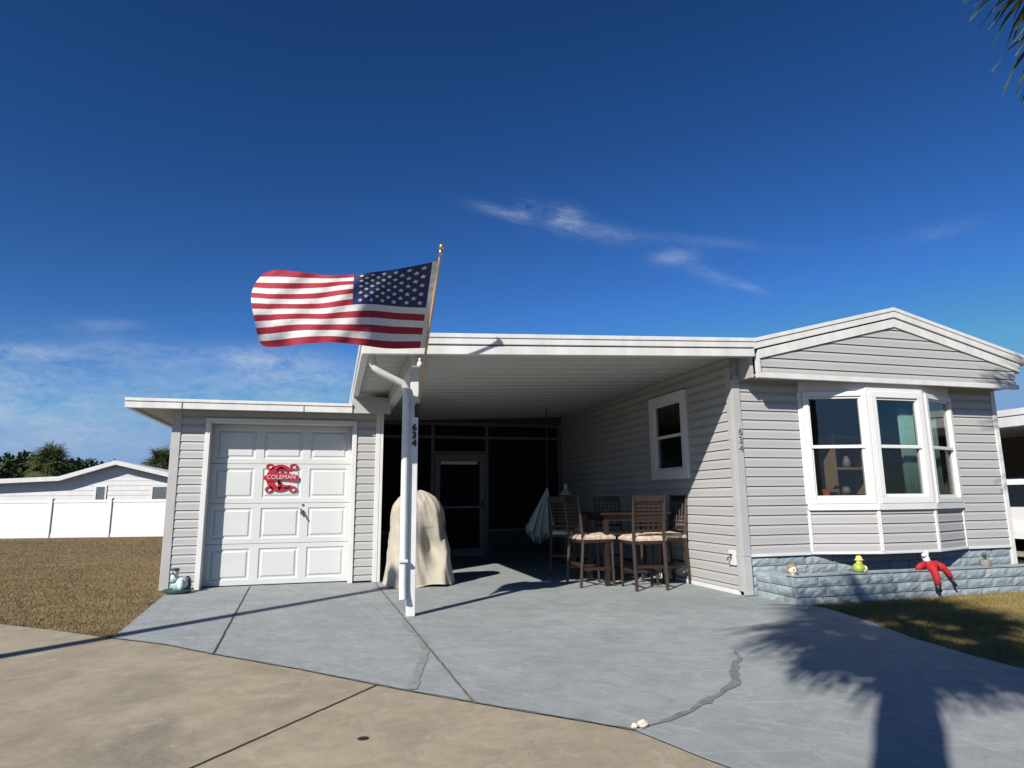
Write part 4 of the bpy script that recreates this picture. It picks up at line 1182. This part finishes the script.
# ------------------------------------------------------------------ BAR TABLE AND CHAIRS
def chair():
    r = thing('bar_chair', (0, 0, 0), 'brown slatted bar chair with cream cushion seen from behind, nearest the driveway', 'chair', 'bar chairs around the tall table')
    w2, d2 = .215, .22
    H, SH = 1.14, .60
    # local: faces +Y, back at -Y
    f = MB(); f.box(-w2, w2, -d2, d2, SH - .055, SH - .015); f.build('seat_frame', M['brownwood'], r, bev=.004)
    for sx in (-1, 1):
        m = MB(); x = sx * (w2 - .018)
        m.tube([(x, -d2 - .04, 0), (x, -d2 + .005, SH - .05), (x, -d2 - .015, SH + .2), (x, -d2 - .055, H)], [.022, .024, .023, .019], 4); m.build('rear_leg', M['brownwood'], r)
        m = MB(); m.tube([(x, d2 - .005, 0), (x, d2 - .015, SH - .05)], [.020, .024], 4); m.build('front_leg', M['brownwood'], r)
        m = MB(); m.box(x - .011, x + .011, -d2 + .01, d2 - .02, .205, .24); m.build('stretcher', M['brownwood'], r)
    m = MB(); m.box(-w2 + .03, w2 - .03, d2 - .028, d2 - .006, .16, .195); m.build('foot_rail', M['brownwood'], r)
    m = MB(); m.box(-w2 + .03, w2 - .03, -d2 - .006, -d2 + .016, .26, .295); m.build('stretcher', M['brownwood'], r)
    b = MB()
    def by(z): return -d2 - .015 - .04 * (z - SH - .2) / (H - SH - .2)
    b.box(-w2 + .03, w2 - .03, by(H) - .012, by(H) + .012, H - .075, H - .005)
    b.box(-w2 + .03, w2 - .03, by(.72) - .010, by(.72) + .010, .69, .725)
    for i in range(7):
        z = .765 + i * .046; b.box(-w2 + .03, w2 - .03, by(z) - .008, by(z) + .006, z, z + .022)
    for i in range(5):
        x = -.13 + i * .065; b.tube([(x, by(.72) + .012, .72), (x, by(H - .07) + .012, H - .07)], .011, 4)
    b.build('backrest', M['brownwood'], r)
    c = MB(); vs = []; nx = 14; ny = 14
    for s in (1, 0):
        for i in range(nx + 1):
            for j in range(ny + 1):
                u, v = i / nx * 2 - 1, j / ny * 2 - 1
                e = (1 - abs(u) ** 5) * (1 - abs(v) ** 5)
                z = SH - .013 + (.030 + .038 * e ** .4 - .012 * math.cos(u * 6) * math.cos(v * 6) * e if s else 0.0)
                vs.append((u * (w2 + .012), v * (d2 + .012) + .01, z))
    n_ = (nx + 1) * (ny + 1); fs = []
    for i in range(nx):
        for j in range(ny):
            a = i * (ny + 1) + j; fs.append((a, a + ny + 1, a + ny + 2, a + 1)); fs.append((n_ + a, n_ + a + 1, n_ + a + ny + 2, n_ + a + ny + 1))
    rim = [(i, 0) for i in range(nx)] + [(nx, j) for j in range(ny)] + [(i, ny) for i in range(nx, 0, -1)] + [(0, j) for j in range(ny, 0, -1)]
    for k in range(len(rim)):
        a = rim[k][0] * (ny + 1) + rim[k][1]; q = rim[(k + 1) % len(rim)]; b_ = q[0] * (ny + 1) + q[1]
        fs.append((a, n_ + a, n_ + b_, b_))
    c.add(vs, fs); c.build('cushion', M['cushion'], r, smooth='auto')
    return r
c0 = chair()
c0.location = (3.79, 7.66, .004); c0.rotation_euler = (0, 0, R_(-4))
copy_thing(c0, (3.30, 8.16, .004), R_(-84), 'brown bar chair on the left side of the tall table, seen from its side')
copy_thing(c0, (4.27, 8.02, .004), R_(92), 'brown bar chair with its back against the grey house wall')
copy_thing(c0, (3.98, 8.93, .004), R_(178), 'dark bar chair on the far side of the tall table, facing the driveway')
copy_thing(c0, (3.46, 9.38, .004), R_(-50), 'shadowed bar chair pulled back from the table, nearest the hammock')
tb = thing('bar_table', (3.86, 8.30, 0), 'tall dark brown wooden bar table standing among the bar chairs under the carport', 'table')
m = MB(); m.box(3.36, 4.36, 7.92, 8.68, .895, .925); m.build('table_top', M['blackwood'], tb, bev=.006)
m = MB(); m.box(3.42, 4.30, 7.98, 8.62, .82, .894); m.build('apron', M['blackwood'], tb)
for x in (3.45, 4.27):
    for y in (8.0, 8.60): m = MB(); m.box(x - .03, x + .03, y - .03, y + .03, .004, .82); m.build('leg', M['blackwood'], tb, bev=.004)
# hammock hanging from the back post, lamp behind
hk = thing('hammock', (3.66, 11.0, 0), 'pale fringed hammock hanging bunched from a rope near the back of the carport', 'hammock')
m = MB(); vs = []; n1_, n2_ = 14, 26
for i in range(n1_ + 1):
    t = i / n1_
    for j in range(n2_ + 1):
        s = j / n2_
        xa = 3.66 + t * (-.40 + .50 * s); ya = 11.0 + .05 * math.sin(s * 22) * t + .10 * math.sin(PI * s) * t
        za = 1.32 - t * (.66 + .10 * math.sin(PI * s)) - .10 * t * t * math.sin(PI * s)
        vs.append((xa, ya, za))
m.add(vs, [(i * (n2_ + 1) + j, i * (n2_ + 1) + j + 1, (i + 1) * (n2_ + 1) + j + 1, (i + 1) * (n2_ + 1) + j) for i in range(n1_) for j in range(n2_)])
m.build('sling', M['hammock'], hk, smooth=True)
m = MB()
for j in range(n2_ + 1):
    p = Vector(vs[n1_ * (n2_ + 1) + j]); m.tube([p, p - Z * .06 + X * .004, p - Z * .13], [.009, .006, .002], 4)
m.build('fringe', M['hammock'], hk)
m = MB(); m.tube([(3.66, 11, 1.30), (3.665, 11.0, 2.72)], .010, 6); m.build('rope', M['black'], hk)
ld = thing('floor_lamp', (4.0, 11.0, 0), 'slim dark floor lamp with small pale cone shade behind the bar chairs', 'lamp')
m = MB(); m.lathe([(.12, 0), (.12, .02), (.02, .03), (.012, .05), (.012, 1.17)], (4.0, 11.0, .004), 14); m.build('stand', M['black'], ld, smooth='auto')
m = MB(); m.lathe([(.13, 0), (.05, .10), (.035, .105), (.035, .18), (.02, .20)], (4.0, 11.0, 1.17), 16); m.build('lamp_shade', M['hammock'], ld, smooth='auto')

# ------------------------------------------------------------------ THINGS INSIDE THE BAY
def curtain(x0, x1, y, z0, z1, label, skew=0):
    m = MB(); n = 28; vs = []
    for i in range(n + 1):
        x = x0 + (x1 - x0) * i / n
        for z in (z0, z1): vs.append((x, y + .022 * math.sin(i * 1.45) + skew * (i / n), z))
    m.add(vs, [(2 * i, 2 * i + 2, 2 * i + 3, 2 * i + 1) for i in range(n)])
    o = m.build('curtain', M['teal'], None, smooth=True)
    s = o.modifiers.new('thick', 'SOLIDIFY'); s.thickness = .004
    return tag(o, label, 'curtain')
curtain(6.86, 7.10, 6.56, .98, 2.36, 'pale teal curtain behind the right edge of the middle bay pane')
curtain(7.26, 7.62, 6.60, .98, 2.36, 'pale teal curtain inside the narrow right pane of the bay window', .10)
oc = MB(); oc.box(5.70, 5.79, 6.64, 6.646, 1.10, 1.19)
o = oc.build('orange_card', M['orange'], None); tag(o, 'small orange card standing at the lower left of the left bay pane', 'card')
sv = thing('display_shelf', (6.4, 7.2, .5), 'wooden shelf unit with ornaments seen dimly through the left bay window', 'shelf')
m = MB(); m.box(6.25, 6.30, 7.05, 7.35, .5, 1.9); m.box(6.85, 6.90, 7.05, 7.35, .5, 1.9)
for z in (.75, 1.10, 1.45, 1.86): m.box(6.301, 6.849, 7.05, 7.35, z, z + .03)
m.build('case', M['shelfwood'], sv)
v1 = MB(); v1.lathe([(.035, 0), (.055, .05), (.045, .10), (.02, .15)], (6.55, 7.15, 1.481), 14)
tag(v1.build('vase', M['vase'], None, smooth=True), 'pale narrow necked vase on the upper board of the wooden shelf inside', 'vase')
v1 = MB(); v1.lathe([(.04, 0), (.06, .05), (.035, .10)], (6.50, 7.15, 1.131), 14)
tag(v1.build('bowl', M['vase'], None, smooth=True), 'pale squat bowl on the middle board of the wooden shelf inside', 'bowl')
bt_ = thing('side_table', (6.03, 7.1, .5), 'small brown table seen low inside the left bay window', 'table')
m = MB(); m.box(5.85, 6.22, 6.95, 7.25, 1.16, 1.20); m.build('top', M['shelfwood'], bt_)
for x in (5.88, 6.17):
    for y in (6.98, 7.20): m = MB(); m.box(x, x + .03, y, y + .03, .5, 1.16); m.build('leg', M['shelfwood'], bt_)

# ------------------------------------------------------------------ small marks on the ground
m = MB(); rr_ = random.Random(8)
m.ball((1.52, 3.155, .018), .030, .022, .018, 10, 6); m.ball((1.475, 3.15, .014), .018, .016, .013, 9, 6)
m.v = [(x + rr_.uniform(-.003, .003), y + rr_.uniform(-.003, .003), max(.004, z + rr_.uniform(-.003, .003))) for x, y, z in m.v]
tag(m.build('stone', M['stone'], None), 'small pale broken stone lying at the edge of the painted driveway', 'stone')
m = MB(); m.lathe([(.026, 0), (.026, .004), (.018, .006)], (.185, 3.398, .001), 16, 1, .8); tag(m.build('survey_cap', M['black'], None), 'small dark round cap set into the tan road concrete', 'cap')

# ------------------------------------------------------------------ WHITE FENCE AND FAR HOUSE (left)
fn = thing('vinyl_fence', (-8, 24.9, 0), 'long white vinyl privacy fence beyond the brown lawn', 'fence')
A = Vector((-24.0, 27.8, 0)); Bf = Vector((-4.0, 24.0, 0)); Uf = (Bf - A).normalized(); Nf = Vector((Uf.y, -Uf.x, 0))
Lf = (Bf - A).length
x_post = -8.868; t0 = ((Vector((x_post, 25.168, 0)) - A).dot(Uf)) % 1.87
k = t0
posts = []
while k < Lf: posts.append(k); k += 1.87
FH = 1.20
for u in posts:
    m = MB(); m.obox(A, Uf, Z, Nf, u - .065, u + .065, -.05, FH + .02, -.065, .065); m.obox(A, Uf, Z, Nf, u - .08, u + .08, FH + .02, FH + .05, -.08, .08)
    m.build('post', M['white_vinyl'], fn, bev=.01)
for u, u2 in zip(posts, posts[1:]):
    m = MB(); m.obox(A, Uf, Z, Nf, u + .065, u2 - .065, .10, FH - .09, -.015, .015)
    m.obox(A, Uf, Z, Nf, u + .065, u2 - .065, FH - .09, FH, -.03, .03); m.obox(A, Uf, Z, Nf, u + .065, u2 - .065, -.03, .10, -.03, .03)
    m.build('panel', M['white_vinyl'], fn)
fh = thing('white_house', (-9, 32, 0), 'long white house with low gable roof behind the white fence', 'house')
FY = 31.0
def fx_(px, py): p = unproj_y(px, py, FY); return p
pk = fx_(118, 464); er = fx_(173, 477); gl_ = fx_(62, 480); ll = fx_(-70, 486)
m = MB()
wl = []
def hz(x):
    if x < gl_.x: return gl_.z + (ll.z - gl_.z) * (x - gl_.x) / (ll.x - gl_.x)
    if x < pk.x: return gl_.z + (pk.z - gl_.z) * (x - gl_.x) / (pk.x - gl_.x)
    return pk.z + (er.z - pk.z) * (x - pk.x) / (er.x - pk.x)
xs_ = [ll.x, gl_.x, pk.x, er.x - .15]
for a, b in zip(xs_, xs_[1:]):
    z = 0
    while z < max(hz(a), hz(b)) - .05:
        za, zb = min(z, hz(a) - .05), min(z, hz(b) - .05); zc, zd = min(z + .2, hz(a) - .05), min(z + .2, hz(b) - .05)
        m.quad((a, FY, za), (b, FY, zb), (b, FY + .012, zd), (a, FY + .012, zc)); z += .2
m.build('wall', M['white'], fh)
m = MB(); 
def roofband(m, x0, x1, y0, y1, o0, o1):
    pts_ = [x for x in [x0, gl_.x, pk.x, x1] if x0 <= x <= x1]
    pts_ = sorted(set(pts_))
    m.prism([(x, y0, hz(x) + o0) for x in pts_] + [(x, y0, hz(x) + o1) for x in pts_[::-1]], (0, y1 - y0, 0))
roofband(m, ll.x, er.x + .25, FY - .36, FY + 8, -.04, .14)
m.build('roof', M['white'], fh)
for (pa, pb, zt, zb_) in ((95.5, 105.5, 487, 500), (152, 169, 474, 500)):
    a = fx_(pa, zb_); b = fx_(pb, zt)
    m = MB(); m.box(a.x - .06, b.x + .06, FY - .03, FY + .05, a.z - .06, a.z); m.box(a.x - .06, b.x + .06, FY - .03, FY + .05, fx_(pb, 487).z, fx_(pb, 487).z + .06)
    m.box(a.x - .06, a.x, FY - .03, FY + .05, a.z, fx_(pb, 487).z); m.box(b.x, b.x + .06, FY - .03, FY + .05, a.z, fx_(pb, 487).z)
    wo = m.build('window', M['white_vinyl'], fh)
    m = MB(); m.box(a.x, b.x, FY - .012, FY - .006, a.z, fx_(pb, 487).z); m.build('glass', simple('grey_blind_glass', (.12, .14, .15), .3, .3, 9), wo)

# ------------------------------------------------------------------ RIGHT NEIGHBOUR: carport + car
nc = thing('neighbour_carport', (14.5, 9, 0), 'white roofed carport of the next home at the right edge of the photo', 'carport')
m = MB()
m.box(12.2, 12.32, 5.2, 17, 2.36, 2.66); m.box(12.18, 12.33, 5.15, 17.05, 2.56, 2.68); m.box(12.33, 19, 5.2, 5.32, 2.36, 2.66)
m.build('fascia', M['white_alu'], nc, bev=.005)
m = MB(); m.box(12.33, 19, 5.33, 17, 2.45, 2.60); m.build('roof', M['white_alu'], nc)
for y in (5.5, 11.2, 16.8): m = MB(); m.box(12.4, 12.48, y, y + .08, 0, 2.45); m.build('post', M['white'], nc)
m = MB(); m.box(15.6, 15.7, 5.6, 17, 0, 2.45); m.box(12.35, 15.59, 16.9, 17.0, 0, 2.45); m.build('wall', simple('dim_brown_wall', (.12, .10, .09), .8, .2, 3), nc)
m = MB(); m.quad((12.0, 2, .002), (19, 2, .002), (19, 17, .002), (12.0, 17, .002)); struct(m.build('neighbour_driveway', M['road']))
car = thing('parked_car', (13.9, 9.4, 0), 'white parked car with dark windows under the neighbouring carport', 'car')
CX = 13.75; CY0 = 7.6                       # front at low y
prof = [(0, .42), (.05, .62), (.25, .74), (1.15, .92), (1.95, 1.40), (2.3, 1.46), (3.2, 1.44), (4.0, 1.02), (4.45, .96), (4.55, .55), (4.5, .30), (.05, .28)]
m = MB(); secs = []
for xo, s in ((-.88, .86), (-.80, .97), (-.5, 1.0), (0, 1.01), (.5, 1.0), (.80, .97), (.88, .86)):
    secs.append([(CX + (xo if z < .95 else xo * (1 - .28 * (z - .95) / .5)), CY0 + y, .3 + (z - .3) * s) for y, z in prof])
n = len(prof)
for a in secs: m.v.extend(a)
for i in range(len(secs) - 1):
    for k in range(n): m.f.append((i * n + k, i * n + (k + 1) % n, (i + 1) * n + (k + 1) % n, (i + 1) * n + k)); m.mi.append(0)
m.f.append(tuple(range(n))); m.mi.append(0); m.f.append(tuple((len(secs) - 1) * n + k for k in range(n))[::-1]); m.mi.append(0)
m.build('body', M['car'], car, bev=.03)
m = MB(); m.quad((CX - .66, CY0 + 1.20, .965), (CX + .66, CY0 + 1.20, .965), (CX + .56, CY0 + 1.90, 1.395), (CX - .56, CY0 + 1.90, 1.395)); m.build('windscreen', M['carglass'], car)
for s in (-1, 1):
    m = MB(); x0 = CX + s * .885; x1 = CX + s * .70
    m.add([(x0, CY0 + 1.35, .90), (x0, CY0 + 3.75, .90), (x1, CY0 + 3.1, 1.30), (x1, CY0 + 2.0, 1.30)], [(0, 1, 2, 3)]); m.build('side_window', M['carglass'], car)
    m = MB(); m.ball((CX + s * .62, CY0 + .10, .66), .16, .07, .06); m.build('headlight', M['lens'], car, smooth=True)
    m = MB(); m.ball((CX + s * .98, CY0 + 1.45, .98), .09, .06, .06); m.build('wing_mirror', M['car'], car, smooth=True)
    for yw in (.85, 3.6):
        m = MB(); m.tube([(CX + s * .70, CY0 + yw, .32), (CX + s * .885, CY0 + yw, .32)], .32, 22); wo = m.build('wheel', M['rubber'], car, smooth='auto')
        m = MB(); m.tube([(CX + s * .80, CY0 + yw, .32), (CX + s * .895, CY0 + yw, .32)], .20, 16); m.build('rim', M['chrome'], wo, smooth='auto')
m = MB(); m.box(CX - .5, CX + .5, CY0 - .015, CY0 + .05, .40, .55); m.build('grille', M['black'], car)

# ------------------------------------------------------------------ TREES
rng = random.Random(21)
def cam_frame(px, py, dist):
    return EYE + (RM @ _d(px, py)) * dist
fpz = unproj_y(50, 467, 45)
p1 = thing('palm_tree', (fpz.x, 45, 0), 'round crowned palm rising behind the roof of the white house', 'tree', 'palms beyond the white house')
make_palm(p1, fpz.z - .1, rng, nf=130, size=.80, pet=.72, r=.2, dry=22, nleaf=22, el_lo=-80)
f2 = unproj_y(163, 469, 45)
copy_thing(p1, (f2.x, 45, f2.z - fpz.z), 1.9, 'palm crown showing between the white house gable and the garage')
def place_oak(px, topy, yv, w_, label, seed, n=1800):
    p = unproj_y(px, topy, yv)
    o = thing('oak_tree', (p.x, yv, 0), label, 'tree', 'dark trees beyond the white house')
    make_oak(o, p.z * 1.06, w_, random.Random(seed), n, .22)
place_oak(8, 461, 48, 2.6, 'dark leafy tree at the far left edge above the white house roof', 31)
place_oak(26, 465, 52, 2.2, 'dark leafy tree between the far left tree and the round palm', 32)
place_oak(84, 464, 56, 2.3, 'low dark tree showing above the white roof right of the round palm', 33)
place_oak(103, 467, 60, 2.2, 'small dark tree nearest the peak of the white house roof', 34, 1400)

# palm behind the camera that throws its shadow on the driveway, and the palm whose frond dips into the frame
pa = thing('palm_tree', (-1.05, -.84, 0), 'tall cabbage palm whose trunk and fan fronds shade the painted driveway', 'tree')
make_palm(pa, 5.78, random.Random(14), nf=46, size=.76, pet=.66, r=.150, dry=5, nleaf=28, el_lo=-42, lean=(-.22, 0), boots=False)
pb = thing('palm_tree', (5.88, 2.5, 0), 'palm at the upper right with drooping fan fronds against the blue sky', 'tree')
make_palm(pb, 5.2, random.Random(6), nf=44, size=.80, pet=.75, r=.14, dry=8, nleaf=36, el_lo=-50)
# street lamp pole off to the left that throws the long thin shadow
lp = thing('street_lamp', (-5.98, 2.52, 0), 'slim grey street lamp pole left of the road, casting the long thin shadow', 'street lamp')
m = MB(); m.tube([(-5.98, 2.52, -.1), (-5.98, 2.52, 6.5)], [.095, .08], 14); m.build('pole', M['concrete_pole'], lp, smooth='auto')
m = MB(); m.lathe([(.06, 0), (.15, .04), (.17, .22), (.10, .30), (.03, .34)], (-5.98, 2.52, 6.5), 16); m.build('lantern', M['black'], lp, smooth='auto')
